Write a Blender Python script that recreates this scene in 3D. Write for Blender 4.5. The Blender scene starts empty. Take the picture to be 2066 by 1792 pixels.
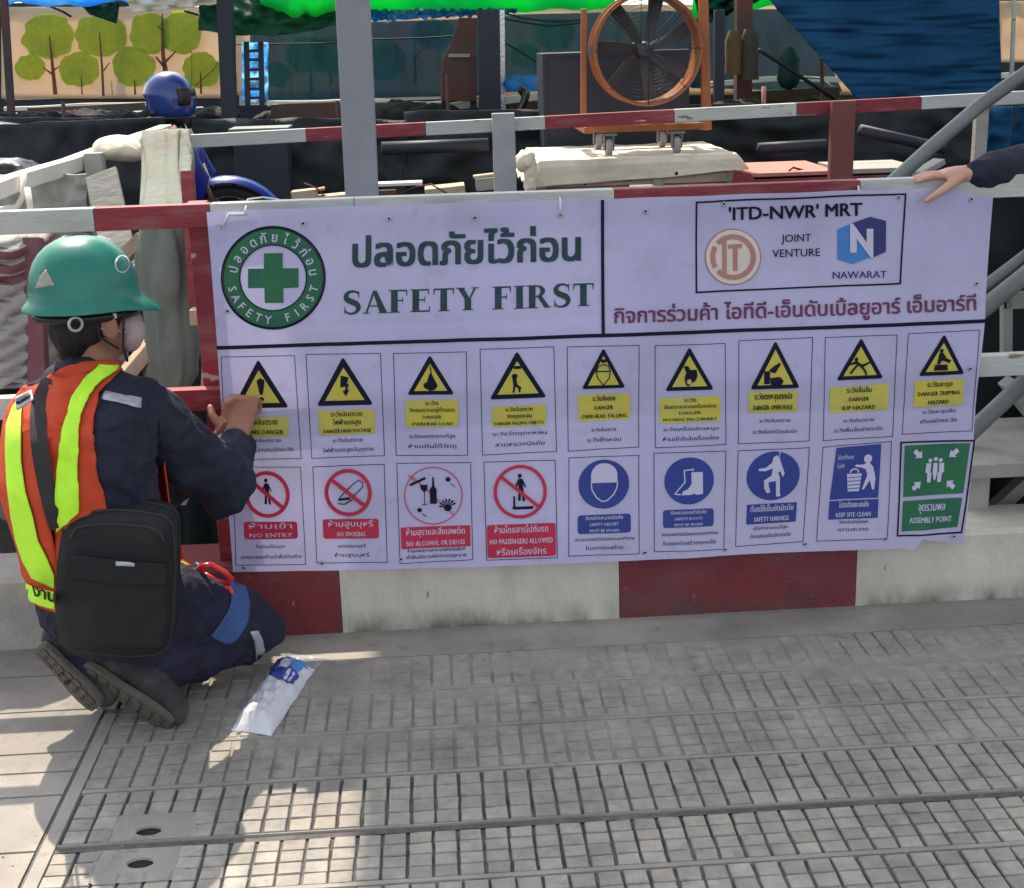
import bpy, bmesh, math, random
from math import sin, cos, pi, radians, sqrt, atan2
from mathutils import Vector, Matrix, noise
from mathutils.bvhtree import BVHTree
from mathutils.geometry import tessellate_polygon
random.seed(7)
SC = bpy.context.scene
COL = SC.collection
# ------------------------------------------------------------------ camera
W, H = 2066.0, 1792.0
FPX, YAW, PITCH, ROLL = 2747.4, .0526, .28794, -.03067
CAM = Vector((0, -3.5, 1.5615))
_f = Vector((sin(YAW)*cos(PITCH), cos(YAW)*cos(PITCH), -sin(PITCH)))
_r0 = Vector((cos(YAW), -sin(YAW), 0)); _u0 = _r0.cross(_f)
RT = cos(ROLL)*_r0 + sin(ROLL)*_u0
UP = -sin(ROLL)*_r0 + cos(ROLL)*_u0
FW = _f
cam = bpy.data.cameras.new('camera'); co = bpy.data.objects.new('camera', cam); COL.objects.link(co)
cam.sensor_width = 36; cam.lens = FPX*36/W; cam.clip_start = .05; cam.clip_end = 600
co.matrix_world = Matrix.Translation(CAM) @ Matrix((RT, UP, -FW)).transposed().to_4x4()
SC.camera = co
# ------------------------------------------------------------------ light
SUN = Vector((.20, -.69, -1)).normalized()
world = bpy.data.worlds.new('World'); SC.world = world; world.use_nodes = True
nt = world.node_tree
sky = nt.nodes.new('ShaderNodeTexSky'); sky.sky_type = 'NISHITA'; sky.sun_disc = False
sky.sun_elevation = math.asin(-SUN.z); sky.sun_rotation = atan2(-SUN.x, -SUN.y)
sky.air_density = 1.0; sky.dust_density = 2.5
hs_ = nt.nodes.new('ShaderNodeHueSaturation'); hs_.inputs['Saturation'].default_value = .30
nt.links.new(sky.outputs[0], hs_.inputs['Color']); nt.links.new(hs_.outputs[0], nt.nodes['Background'].inputs[0])
nt.nodes['Background'].inputs[1].default_value = .15
sl = bpy.data.lights.new('sun', 'SUN'); sl.energy = 3.1; sl.angle = radians(.5); sl.color = (1, .86, .69)
so = bpy.data.objects.new('sun', sl); COL.objects.link(so)
so.rotation_euler = SUN.to_track_quat('-Z', 'Y').to_euler()
SC.view_settings.view_transform = 'Standard'; SC.view_settings.look = 'None'
SC.view_settings.exposure = 1.17; SC.view_settings.gamma = 1
SC.render.engine = 'CYCLES'; SC.cycles.max_bounces = 8; SC.cycles.use_denoising = True
SC.cycles.transparent_max_bounces = 12; SC.cycles.sample_clamp_indirect = 6
# ------------------------------------------------------------------ helpers
def at(px, py, Y):
    """point of the place at distance plane y=Y seen at these photograph coordinates"""
    d = FW + RT*((px-W/2)/FPX) - UP*((py-H/2)/FPX)
    return CAM + d*((Y-CAM.y)/d.y)
def gp(px, py, z=0):
    d = FW + RT*((px-W/2)/FPX) - UP*((py-H/2)/FPX)
    return CAM + d*((z-CAM.z)/d.z)
def mpp(Y, py=600):          # metres per photo pixel at plane Y
    return (at(1100, py, Y)-at(1000, py, Y)).length/100

def mat(name, col, rough=.7, var=.12, scale=6, bump=.15, bscale=60, col2=None, mixs=3, metal=0, trans=0, spec=.4,
        rnd=0, dirt=None, dscale=2.0, damt=.5, stretch=None, alpha=1, coat=0, chip=None, grime=None, fold=0, world=False, stain=None):
    m = bpy.data.materials.new(name); m.use_nodes = True
    n = m.node_tree; N = n.nodes; L = n.links
    b = N['Principled BSDF']; out = N['Material Output']
    b.inputs['Roughness'].default_value = rough; b.inputs['Metallic'].default_value = metal
    b.inputs['Specular IOR Level'].default_value = spec
    if coat: b.inputs['Coat Weight'].default_value = coat; b.inputs['Coat Roughness'].default_value = .15
    tc = N.new('ShaderNodeTexCoord'); mp = N.new('ShaderNodeMapping')
    if world: ge = N.new('ShaderNodeNewGeometry'); L.new(ge.outputs['Position'], mp.inputs[0])
    else: L.new(tc.outputs['Object'], mp.inputs[0])
    if stretch: mp.inputs['Scale'].default_value = stretch
    t = N.new('ShaderNodeTexNoise'); t.inputs['Scale'].default_value = scale; t.inputs['Detail'].default_value = 6
    t.inputs['Roughness'].default_value = .65
    L.new(mp.outputs[0], t.inputs[0])
    r = N.new('ShaderNodeMapRange'); L.new(t.outputs[0], r.inputs[0])
    r.inputs[1].default_value = .3; r.inputs[2].default_value = .7
    r.inputs[3].default_value = 1-var; r.inputs[4].default_value = 1+var
    base = N.new('ShaderNodeRGB'); base.outputs[0].default_value = (*col, 1); c = base.outputs[0]
    def mix(fac, a, bb):
        x = N.new('ShaderNodeMix'); x.data_type = 'RGBA'
        if isinstance(fac, float): x.inputs[0].default_value = fac
        else: L.new(fac, x.inputs[0])
        L.new(a, x.inputs[6])
        if isinstance(bb, tuple): x.inputs[7].default_value = (*bb, 1)
        else: L.new(bb, x.inputs[7])
        return x.outputs[2]
    def thresh(sc, lo, hi, top, det=5, off=0):
        q = N.new('ShaderNodeTexNoise'); q.inputs['Scale'].default_value = sc; q.inputs['Detail'].default_value = det
        mq = N.new('ShaderNodeMapping'); mq.inputs['Location'].default_value = (off, off*.7, off*.3)
        L.new(mp.outputs[0], mq.inputs[0]); L.new(mq.outputs[0], q.inputs[0])
        z = N.new('ShaderNodeMapRange'); L.new(q.outputs[0], z.inputs[0])
        z.inputs[1].default_value = lo; z.inputs[2].default_value = hi; z.inputs[4].default_value = top
        return z.outputs[0]
    if col2: c = mix(thresh(mixs, .42, .6, 1.0), c, col2)
    if stain:
        for sc_, lo_, hi_, am_, of_ in ((1.6, .45, .68, .55, 3.3), (5.5, .52, .70, .5, 7.7), (22, .60, .70, .5, 1.9)): c = mix(thresh(sc_, lo_, hi_, am_, 9, of_), c, stain)
    if chip: c = mix(thresh(chip[1], chip[2], chip[2]+.025, 1.0, 8, 2.2), c, chip[0])
    if grime:
        sx = N.new('ShaderNodeSeparateXYZ'); L.new(tc.outputs['Object'], sx.inputs[0])
        gz = N.new('ShaderNodeMapRange'); L.new(sx.outputs[2], gz.inputs[0]); gz.inputs[1].default_value = 0; gz.inputs[2].default_value = grime[1]; gz.inputs[3].default_value = 1; gz.inputs[4].default_value = 0
        gm = N.new('ShaderNodeMath'); gm.operation = 'MULTIPLY'; L.new(gz.outputs[0], gm.inputs[0]); L.new(thresh(13, .35, .65, 1.0, 9, 8.1), gm.inputs[1])
        c = mix(gm.outputs[0], c, grime[0])
    if dirt: c = mix(thresh(dscale, .5, .72, damt, 9, 5.3), c, dirt)
    vm = N.new('ShaderNodeVectorMath'); vm.operation = 'SCALE'; L.new(c, vm.inputs[0]); L.new(r.outputs[0], vm.inputs[3])
    c = vm.outputs[0]
    if rnd:
        oi = N.new('ShaderNodeObjectInfo'); rr = N.new('ShaderNodeMapRange'); L.new(oi.outputs['Random'], rr.inputs[0])
        rr.inputs[3].default_value = 1-rnd; rr.inputs[4].default_value = 1+rnd
        v2 = N.new('ShaderNodeVectorMath'); v2.operation = 'SCALE'; L.new(c, v2.inputs[0]); L.new(rr.outputs[0], v2.inputs[3]); c = v2.outputs[0]
    L.new(c, b.inputs['Base Color'])
    if bump:
        bt = N.new('ShaderNodeTexNoise'); bt.inputs['Scale'].default_value = bscale; bt.inputs['Detail'].default_value = 5
        L.new(mp.outputs[0], bt.inputs[0])
        bn = N.new('ShaderNodeBump'); bn.inputs['Strength'].default_value = bump; bn.inputs['Distance'].default_value = .01
        L.new(bt.outputs[0], bn.inputs['Height']); L.new(bn.outputs[0], b.inputs['Normal'])
        if fold:
            ft = N.new('ShaderNodeTexNoise'); ft.inputs['Scale'].default_value = 11; ft.inputs['Detail'].default_value = 3; ft.inputs['Distortion'].default_value = 1.4
            L.new(mp.outputs[0], ft.inputs[0]); f2 = N.new('ShaderNodeBump'); f2.inputs['Strength'].default_value = fold; f2.inputs['Distance'].default_value = .03
            L.new(ft.outputs[0], f2.inputs['Height']); L.new(bn.outputs[0], f2.inputs['Normal']); L.new(f2.outputs[0], b.inputs['Normal'])
    sh = b.outputs[0]
    if trans:
        tr = N.new('ShaderNodeBsdfTranslucent'); L.new(c, tr.inputs[0])
        mx = N.new('ShaderNodeMixShader'); mx.inputs[0].default_value = trans
        L.new(sh, mx.inputs[1]); L.new(tr.outputs[0], mx.inputs[2]); sh = mx.outputs[0]
    if alpha < 1:
        tp = N.new('ShaderNodeBsdfTransparent'); mx = N.new('ShaderNodeMixShader'); mx.inputs[0].default_value = alpha
        L.new(tp.outputs[0], mx.inputs[1]); L.new(sh, mx.inputs[2]); sh = mx.outputs[0]
    L.new(sh, out.inputs[0])
    return m

class MB:
    def __init__(s): s.v = []; s.f = []; s.m = []; s.mi = 0
    def add(s, vs, fs, mi=None):
        o = len(s.v); s.v += [Vector(v) for v in vs]
        for f in fs: s.f.append([i+o for i in f]); s.m.append(s.mi if mi is None else mi)
        return s
    def box(s, c, sz, M=None, mi=None):
        a, b, d = [x/2 for x in sz]
        vs = [Vector((x, y, z)) for x in (-a, a) for y in (-b, b) for z in (-d, d)]
        if M is not None: vs = [M @ v for v in vs]
        c = Vector(c); vs = [v+c for v in vs]
        return s.add(vs, [(0,1,3,2),(4,6,7,5),(0,4,5,1),(2,3,7,6),(0,2,6,4),(1,5,7,3)], mi)
    def bar(s, p0, p1, w, h, up=(0,0,1), mi=None, seg=1, wob=0):
        """box beam from p0 to p1, w across, h along up"""
        p0 = Vector(p0); p1 = Vector(p1); d = (p1-p0).normalized(); up = Vector(up)
        a = d.cross(up).normalized(); u = a.cross(d).normalized()
        rows = []
        for i in range(seg+1):
            p = p0.lerp(p1, i/seg)
            if wob: p = p+a*noise.noise(p*2.3)*wob+u*noise.noise(p*2.1+Vector((9,0,0)))*wob
            rows.append([p+a*w/2*x+u*h/2*y for x, y in ((-1,-1),(1,-1),(1,1),(-1,1))])
        vs = sum(rows, []); fs = [(3,2,1,0), tuple(4*seg+k for k in range(4))]
        for i in range(seg):
            for k in range(4): fs.append((4*i+k, 4*i+(k+1)%4, 4*i+4+(k+1)%4, 4*i+4+k))
        return s.add(vs, fs, mi)
    def loft(s, rings, caps=True, mi=None, closed=True):
        n = len(rings[0]); vs = sum([list(r) for r in rings], []); fs = []
        for i in range(len(rings)-1):
            for k in range(n if closed else n-1):
                fs.append((i*n+k, i*n+(k+1)%n, (i+1)*n+(k+1)%n, (i+1)*n+k))
        if caps: fs.append(tuple(range(n-1, -1, -1))); fs.append(tuple((len(rings)-1)*n+k for k in range(n)))
        return s.add(vs, fs, mi)
    def tube(s, path, rad, n=10, mi=None, flat=1, up=None, caps=True, dome=False):
        P = [Vector(p) for p in path]; R = rad if isinstance(rad, (list, tuple)) else [rad]*len(P)
        rings = []; pu = Vector(up) if up else None
        L = []
        for i, p in enumerate(P):
            d = (P[min(i+1, len(P)-1)]-P[max(i-1, 0)]).normalized()
            if pu is None: pu = Vector((0,0,1)) if abs(d.z) < .9 else Vector((1,0,0))
            a = d.cross(pu).normalized(); u = a.cross(d).normalized(); pu = u
            L.append((p, d, a, u, R[i]))
        if dome:
            p, d, a, u, r = L[0]; L = [(p-d*r*q, d, a, u, r*w) for q, w in ((.95,.25),(.75,.62),(.4,.88))]+L
            p, d, a, u, r = L[-1]; L = L+[(p+d*r*q, d, a, u, r*w) for q, w in ((.4,.88),(.75,.62),(.95,.25))]
        for p, d, a, u, r in L:
            rings.append([p+a*cos(t*2*pi/n)*r+u*sin(t*2*pi/n)*r*flat for t in range(n)])
        return s.loft(rings, caps, mi)
    def ell(s, c, ax, ay, az, n=20, m=12, mi=None):
        c = Vector(c); ax, ay, az = Vector(ax), Vector(ay), Vector(az)
        rings = [[c+az*-cos(pi*(i+.5)/m)+(ax*cos(2*pi*k/n)+ay*sin(2*pi*k/n))*sin(pi*(i+.5)/m) for k in range(n)] for i in range(m)]
        return s.loft(rings, True, mi)
    def prism(s, poly, dv, mi=None):
        n = len(poly); P = [Vector(p) for p in poly]; dv = Vector(dv)
        tri = tessellate_polygon([P])
        vs = P+[p+dv for p in P]
        fs = [tuple(t) for t in tri]+[tuple(i+n for i in reversed(t)) for t in tri]+[(k, (k+1) % n, n+(k+1) % n, n+k) for k in range(n)]
        return s.add(vs, fs, mi)
    def lathe(s, prof, c=(0,0,0), M=None, n=24, mi=None, caps=True):
        c = Vector(c)
        rings = []
        for r, z in prof:
            rg = [Vector((r*cos(2*pi*k/n), r*sin(2*pi*k/n), z)) for k in range(n)]
            if M is not None: rg = [M @ v for v in rg]
            rings.append([v+c for v in rg])
        return s.loft(rings, caps, mi)
    def grid(s, fn, nu, nv, mi=None):
        vs = [fn(i/nu, j/nv) for j in range(nv+1) for i in range(nu+1)]
        return s.add(vs, [(j*(nu+1)+i, j*(nu+1)+i+1, (j+1)*(nu+1)+i+1, (j+1)*(nu+1)+i) for j in range(nv) for i in range(nu)], mi)
    def mesh(s, name, mats, smooth=False, bevel=0, fix=True):
        me = bpy.data.meshes.new(name); me.from_pydata([tuple(v) for v in s.v], [], s.f)
        me.polygons.foreach_set('material_index', s.m)
        bm = bmesh.new(); bm.from_mesh(me)
        if fix: bmesh.ops.recalc_face_normals(bm, faces=bm.faces)
        if bevel:
            es = [e for e in bm.edges if len(e.link_faces) == 2 and e.calc_face_angle(0) > .5]
            bmesh.ops.bevel(bm, geom=es, offset=bevel, segments=2, affect='EDGES', profile=.6, clamp_overlap=True)
        bm.to_mesh(me); bm.free()
        for m in (mats if isinstance(mats, (list, tuple)) else [mats]): me.materials.append(m)
        if smooth is True: me.polygons.foreach_set('use_smooth', [True]*len(me.polygons))
        elif smooth: me.polygons.foreach_set('use_smooth', [True]*len(me.polygons)); me.set_sharp_from_angle(angle=radians(smooth))
        return me
    def build(s, name, mats, parent=None, smooth=False, bevel=0, fix=True):
        return link(name, s.mesh(name, mats, smooth, bevel, fix), parent)
def link(name, me, parent=None, loc=None):
    o = bpy.data.objects.new(name, me); COL.objects.link(o)
    if parent is not None:
        o.parent = parent
        o.matrix_parent_inverse = Matrix.Translation(-parent.location)
    if loc is not None: o.location = loc
    return o
def tag(o, label=None, cat=None, group=None, kind=None):
    if label: o['label'] = label
    if cat: o['category'] = cat
    if group: o['group'] = group
    if kind: o['kind'] = kind
    return o
def thing(name, loc, label=None, cat=None, group=None, kind=None):
    o = bpy.data.objects.new(name, None); COL.objects.link(o); o.location = loc; o.empty_display_size = .1
    return tag(o, label, cat, group, kind)
def remesh(mb, vox, smooth_it=3, wr=None):
    me = mb.mesh('tmp', [], False); o = bpy.data.objects.new('tmp', me); COL.objects.link(o)
    r = o.modifiers.new('r', 'REMESH'); r.mode = 'VOXEL'; r.voxel_size = vox
    if smooth_it:
        q = o.modifiers.new('s', 'SMOOTH'); q.iterations = smooth_it; q.factor = .6
    dg = bpy.context.evaluated_depsgraph_get(); m2 = bpy.data.meshes.new_from_object(o.evaluated_get(dg))
    bpy.data.objects.remove(o); bpy.data.meshes.remove(me)
    if wr:
        amp, fr = wr
        co_ = [v.co.copy() for v in m2.vertices]; no = [v.normal.copy() for v in m2.vertices]
        for v, c, n_ in zip(m2.vertices, co_, no):
            p = Vector((c.x*fr[0], c.y*fr[1], c.z*fr[2]))
            w = noise.noise(p)*.6+noise.noise(p*2.1+Vector((3, 7, 1)))*.35
            rid = (1-abs(noise.noise(p*.8+Vector((5, 1, 9))))*2.5)
            fine = 1-abs(noise.noise(p*2.6+Vector((1, 4, 2))))*3
            v.co = c+n_*amp*(w*1.2+max(rid, -.5)*.5+max(fine, -.4)*.28)
    m2.polygons.foreach_set('use_smooth', [True]*len(m2.polygons))
    return m2
def setmats(me, mats):
    me.materials.clear()
    for m in (mats if isinstance(mats, (list, tuple)) else [mats]): me.materials.append(m)
    return me
def bvh_of(me):
    return BVHTree.FromPolygons([v.co.copy() for v in me.vertices], [tuple(p.vertices) for p in me.polygons])
def wrap(name, poly, bvh, off, m, parent, step=8, thick=.002, res=None):
    """a patch of cloth or tape lying on a body: poly outlines it, each vertex rests on the surface"""
    mb = MB(); tri = tessellate_polygon([[Vector((x, y, 0)) for x, y in poly]])
    me = bpy.data.meshes.new(name); me.from_pydata([(x, y, 0) for x, y in poly], [], [tuple(t) for t in tri])
    bm = bmesh.new(); bm.from_mesh(me)
    xs = [p[0] for p in poly]; ys = [p[1] for p in poly]
    for ax, lo, hi in ((0, min(xs), max(xs)), (1, min(ys), max(ys))):
        q = lo+step
        while q < hi:
            co_ = Vector((q, 0, 0)) if ax == 0 else Vector((0, q, 0)); no = Vector((1, 0, 0)) if ax == 0 else Vector((0, 1, 0))
            bmesh.ops.bisect_plane(bm, geom=bm.verts[:]+bm.edges[:]+bm.faces[:], plane_co=co_, plane_no=no, dist=1e-5); q += step
    bm.verts.ensure_lookup_table(); last = None; dead = []
    for v in bm.verts:
        d = (FW+RT*((v.co.x-W/2)/FPX)-UP*((v.co.y-H/2)/FPX)).normalized()
        h, n_, i, t = bvh.ray_cast(CAM, d)
        if h is None: dead.append(v); continue
        if n_.dot(d) > 0: n_ = -n_
        v.co = h+n_*off
    bmesh.ops.delete(bm, geom=dead, context='VERTS')
    bmesh.ops.recalc_face_normals(bm, faces=bm.faces)
    bm.normal_update()
    if bm.faces:
        f = bm.faces[0]
        if f.normal.dot(CAM-f.calc_center_median()) < 0: bmesh.ops.reverse_faces(bm, faces=bm.faces)
    bm.to_mesh(me); bm.free()
    me.materials.append(m); me.polygons.foreach_set('use_smooth', [True]*len(me.polygons))
    o = link(name, me, parent)
    sd = o.modifiers.new('thickness', 'SOLIDIFY'); sd.thickness = thick; sd.offset = -1
    return o
def circ(cx, cy, rx, ry=None, n=40, a0=0, a1=2*pi):
    ry = rx if ry is None else ry
    k = n if abs(a1-a0) > 6.28 else n+1
    return [(cx+rx*cos(a0+(a1-a0)*i/n), cy+ry*sin(a0+(a1-a0)*i/n)) for i in range(k)]
# ------------------------------------------------------------------ text as outlines
_tc = {}
def text_mesh(s, bold=0., res=3, shear=0):
    k = (s, bold, res)
    if k in _tc: return _tc[k]
    c = bpy.data.curves.new('t', 'FONT'); c.body = s; c.offset = bold; c.resolution_u = res
    o = bpy.data.objects.new('t', c); COL.objects.link(o)
    dg = bpy.context.evaluated_depsgraph_get(); m = bpy.data.meshes.new_from_object(o.evaluated_get(dg))
    r = ([(v.co.x, v.co.y) for v in m.vertices], [tuple(p.vertices) for p in m.polygons])
    bpy.data.objects.remove(o); bpy.data.curves.remove(c); bpy.data.meshes.remove(m)
    _tc[k] = r; return r
# ------------------------------------------------------------------ materials
M = {}
M['tile'] = mat('paving tile concrete', (.355, .328, .282), .85, .16, 30, .3, 220, col2=(.29, .278, .255), mixs=9, rnd=.13, dirt=(.36, .34, .30), dscale=7, damt=.6, world=True, stain=(.17, .165, .155))
M['slab'] = mat('slab concrete', (.33, .305, .27), .88, .12, 3, .35, 160, col2=(.28, .265, .24), mixs=2.2, dirt=(.35, .33, .29), dscale=6, damt=.5, world=True, stain=(.16, .155, .145))
M['groove'] = mat('dirty groove', (.055, .056, .062), .9, .3, 30, .3, 120, col2=(.13, .13, .135), mixs=9, dirt=(.17, .165, .15), dscale=3.5, damt=.8, world=True)
M['seam'] = mat('seam rubber', (.085, .082, .08), .8, .25, 30, .3, 80, dirt=(.17, .165, .16), dscale=12, damt=.7)
M['pit'] = mat('dark pit', (.015, .015, .016), .9, .2)
M['white'] = mat('white painted timber', (.52, .53, .48), .6, .10, 5, .3, 90, chip=((.20, .17, .13), 26, .66), col2=(.44, .46, .44), mixs=4, dirt=(.22, .22, .20), dscale=14, damt=.5, stretch=(.3, 1, 1))
M['red'] = mat('red painted timber', (.25, .030, .038), .6, .16, 6, .35, 90, chip=((.42, .33, .28), 24, .67), col2=(.22, .03, .04), mixs=5, dirt=(.36, .20, .19), dscale=22, damt=.35, stretch=(.3, 1, 1))
M['redk'] = mat('red painted concrete', (.19, .030, .036), .75, .16, 5, .45, 90, chip=((.30, .16, .14), 30, .68), grime=((.07, .045, .04), .09), col2=(.16, .03, .038), mixs=3, dirt=(.13, .06, .06), dscale=9, damt=.6)
M['whitek'] = mat('white painted concrete', (.60, .575, .49), .78, .11, 4, .5, 90, grime=((.13, .125, .09), .07), chip=((.24, .23, .19), 34, .72), col2=(.50, .485, .42), mixs=3, dirt=(.32, .31, .26), dscale=7, damt=.5, stretch=(1, 1, .45))
M['greyk'] = mat('weathered concrete', (.38, .37, .34), .85, .12, 5, .4, 90, dirt=(.22, .22, .2), dscale=6, damt=.6)
M['post'] = mat('grey painted post', (.24, .255, .28), .55, .06, 4, .1, 60, dirt=(.19, .2, .21), dscale=9, damt=.4)
M['postw'] = mat('pale grey painted post', (.36, .365, .38), .6, .07, 4, .1, 60, dirt=(.25, .25, .25), dscale=9, damt=.4)
M['rust'] = mat('dull red oxide timber', (.17, .055, .048), .7, .15, 6, .2, 60)
M['vinyl'] = mat('lavender white vinyl', (.50, .485, .74), .45, .04, 3, .05, 30, trans=.15, col2=(.53, .51, .75), stain=(.42, .40, .56), mixs=2, spec=.35)  # lavender cast of the blue skylight put into the base colour
M['ink'] = mat('black ink', (.010, .010, .028), .6, .15, 20, .0, spec=.15)
M['dgreen'] = mat('dark green ink', (.008, .055, .045), .6, .25, 20, .0, col2=(.03, .05, .09), mixs=30)
M['green'] = mat('green ink', (.025, .17, .065), .6, .15, 14, .0, col2=(.02, .12, .08), mixs=14)
M['yellow'] = mat('yellow ink', (.56, .48, .06), .6, .08, 14, .0, col2=(.50, .47, .10), mixs=18)
M['redink'] = mat('red ink', (.52, .025, .07), .6, .10, 14, .0)
M['blue'] = mat('blue ink', (.03, .055, .27), .6, .10, 14, .0)
M['paper'] = mat('white ink', (.56, .55, .72), .6, .03, 10, .0)
M['brownink'] = mat('brown ink', (.42, .22, .17), .6, .08, 10, .0)
M['cream'] = mat('cream ink', (.70, .60, .56), .6, .05, 10, .0)
M['sky'] = mat('bright blue ink', (.06, .22, .55), .6, .05, 10, .0)
M['navyink'] = mat('navy ink', (.03, .04, .16), .6, .08, 10, .0)
M['maroon'] = mat('maroon ink', (.16, .04, .10), .6, .2, 20, .0)
M['metal'] = mat('zinc', (.5, .5, .52), .35, .1, 20, .1, 60, metal=.8)
M['tie'] = mat('white nylon', (.7, .7, .68), .4, .05)
M['skin'] = mat('tanned skin', (.34, .165, .11), .55, .10, 20, .12, 300, col2=(.30, .14, .09), mixs=12, spec=.35)
M['skin2'] = mat('fair skin', (.55, .30, .22), .5, .07, 20, .1, 300, spec=.35)
M['hair'] = mat('black hair', (.006, .006, .007), .6, .3, 120, .6, 300, stretch=(1, 1, .15))
M['navy'] = mat('navy work cloth', (.014, .018, .036), .85, .2, 12, .35, 300, fold=.55, dirt=(.035, .038, .06), dscale=6, damt=.7)
M['trouser'] = mat('dark indigo cloth', (.014, .015, .036), .85, .2, 12, .35, 300, fold=.55, dirt=(.035, .03, .06), dscale=5, damt=.7)
M['vest'] = mat('orange red mesh cloth', (.66, .075, .025), .75, .12, 9, .4, 300, fold=.35, trans=.18, dirt=(.55, .08, .03), dscale=5, damt=.6)
M['lime'] = mat('fluorescent lime tape', (.50, .95, .02), .55, .06, 12, .25, 600, spec=.6)
M['silver'] = mat('silver reflective tape', (.42, .44, .48), .35, .1, 12, .15, 300, metal=.3)
M['black'] = mat('black nylon', (.010, .011, .013), .75, .15, 8, .35, 400, fold=.25, dirt=(.03, .03, .03), dscale=9, damt=.5)
M['black2'] = mat('black webbing', (.030, .026, .030), .7, .12, 8, .4, 400)
M['blacks'] = mat('black plastic', (.012, .012, .014), .35, .12, 8, .1, 100)
M['helmet'] = mat('green helmet plastic', (.005, .165, .12), .36, .08, 6, .05, 60, coat=.15, spec=.4, chip=((.10, .30, .25), 40, .70), dirt=(.03, .30, .24), dscale=5, damt=.3)
M['bluestripe'] = mat('blue cloth band', (.045, .10, .27), .8, .10, 10, .3, 500)
M['boot'] = mat('dusty black boot', (.035, .035, .036), .8, .15, 10, .4, 150, dirt=(.15, .14, .13), dscale=9, damt=.6)
M['sole'] = mat('worn grey sole', (.105, .095, .08), .9, .15, 18, .5, 100, dirt=(.10, .09, .08), dscale=12, damt=.7)
M['redplastic'] = mat('glossy red plastic', (.60, .02, .03), .25, .06, 10, .02, 40, coat=.4)
M['mask'] = mat('pinkish mask cloth', (.48, .36, .37), .8, .06, 10, .2, 300)
M['bagplastic'] = mat('clear white polythene', (.84, .86, .90), .25, .05, 10, .25, 40, trans=.3, spec=.6)
M['tarpgreen'] = mat('bright green tarpaulin', (.03, .55, .14), .5, .12, 6, .3, 30, trans=.75, col2=(.02, .42, .15), mixs=3)
M['tarpblue'] = mat('light blue tarpaulin', (.10, .42, .85), .45, .12, 6, .4, 25, trans=.75, col2=(.30, .62, .9), mixs=5)
M['tarpdg'] = mat('shaded green tarpaulin', (.015, .12, .06), .6, .25, 4, .4, 12, trans=.45, col2=(.012, .08, .07), mixs=2)  # darker green than the canopy: shade of the unlit drape in its colour
M['tarpnavy'] = mat('navy tarpaulin', (.016, .085, .19), .9, .15, 3, .3, 30, trans=.06, col2=(.012, .065, .15), mixs=2, spec=.1)
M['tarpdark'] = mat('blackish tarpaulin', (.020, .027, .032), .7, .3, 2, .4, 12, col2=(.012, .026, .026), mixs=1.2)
M['net'] = mat('teal shade net', (.012, .10, .115), .8, .12, 4, .2, 100, trans=.3, alpha=.78, col2=(.010, .075, .14), mixs=1.5)
M['mural'] = mat('printed beige vinyl', (.80, .66, .50), .6, .06, 5, .08, 20, trans=.45)
M['leafprint'] = mat('printed lime leaves', (.42, .56, .06), .6, .12, 25, .0, trans=.45, col2=(.36, .50, .06), mixs=6)
M['leafvein'] = mat('printed pale leaves', (.42, .52, .10), .6, .10, 25, .0, trans=.4)
M['trunkprint'] = mat('printed brown trunk', (.16, .07, .045), .6, .12, 25, .0, trans=.2)
M['orange'] = mat('orange painted steel', (.33, .11, .038), .45, .14, 8, .15, 60, dirt=(.22, .09, .05), dscale=9, damt=.7)
M['blade'] = mat('grey fan blade', (.07, .08, .085), .5, .1, 8, .1, 60)
M['sheet'] = mat('cream canvas cover', (.74, .69, .55), .85, .08, 5, .5, 40, dirt=(.40, .36, .28), dscale=6, damt=.5)
M['greywood'] = mat('grey weathered timber', (.33, .33, .30), .85, .15, 5, .35, 60, stretch=(.25, 1, 1), dirt=(.2, .19, .17), dscale=9)
M['tan'] = mat('sun bleached board', (.50, .40, .29), .85, .12, 7, .3, 50, dirt=(.25, .19, .14), dscale=8)
M['pinkwood'] = mat('pale red planed timber', (.46, .20, .17), .8, .12, 6, .3, 60, stretch=(.3, 1, 1))
M['navysteel'] = mat('dark slate steel', (.022, .028, .042), .6, .12, 6, .15, 40)
M['steel'] = mat('grey galvanised pipe', (.17, .19, .185), .55, .14, 5, .2, 60, dirt=(.11, .11, .10), dscale=7, metal=.15)
M['bulk'] = mat('white woven sack', (.40, .40, .38), .8, .10, 5, .5, 60, dirt=(.24, .23, .21), dscale=4, damt=.6)
M['bulkred'] = mat('faded maroon woven band', (.20, .085, .10), .8, .14, 8, .5, 60)
M['greentarp2'] = mat('faded grey green canvas', (.175, .21, .18), .85, .15, 4, .45, 40, dirt=(.20, .13, .09), dscale=4, damt=.7)
M['bikeblue'] = mat('blue motorbike plastic', (.008, .022, .25), .3, .06, 6, .03, 40, coat=.3)
M['helmblue'] = mat('blue crash helmet shell', (.012, .04, .19), .28, .06, 6, .02, 40, coat=.5)
M['rubber'] = mat('black rubber', (.014, .014, .015), .7, .1)
M['chrome'] = mat('bright chrome', (.6, .6, .62), .2, .05, metal=1)
M['cyan'] = mat('backlit pale blue sheet', (.45, .75, .95), .5, .15, 5, .3, 20, trans=.8, col2=(.15, .5, .9), mixs=7)
M['cable'] = mat('black cable', (.008, .008, .010), .5, .1)
M['brown'] = mat('rusty brown sheet', (.13, .045, .035), .7, .2, 6, .3, 40, col2=(.07, .05, .045), mixs=3)
M['whiteb'] = mat('white painted barrier', (.68, .66, .60), .7, .08, 4, .2, 30)
M['gravel'] = mat('near black earth', (.012, .012, .012), .9, .4, 3, .8, 12)  # near-black base colour for the heaps
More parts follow.
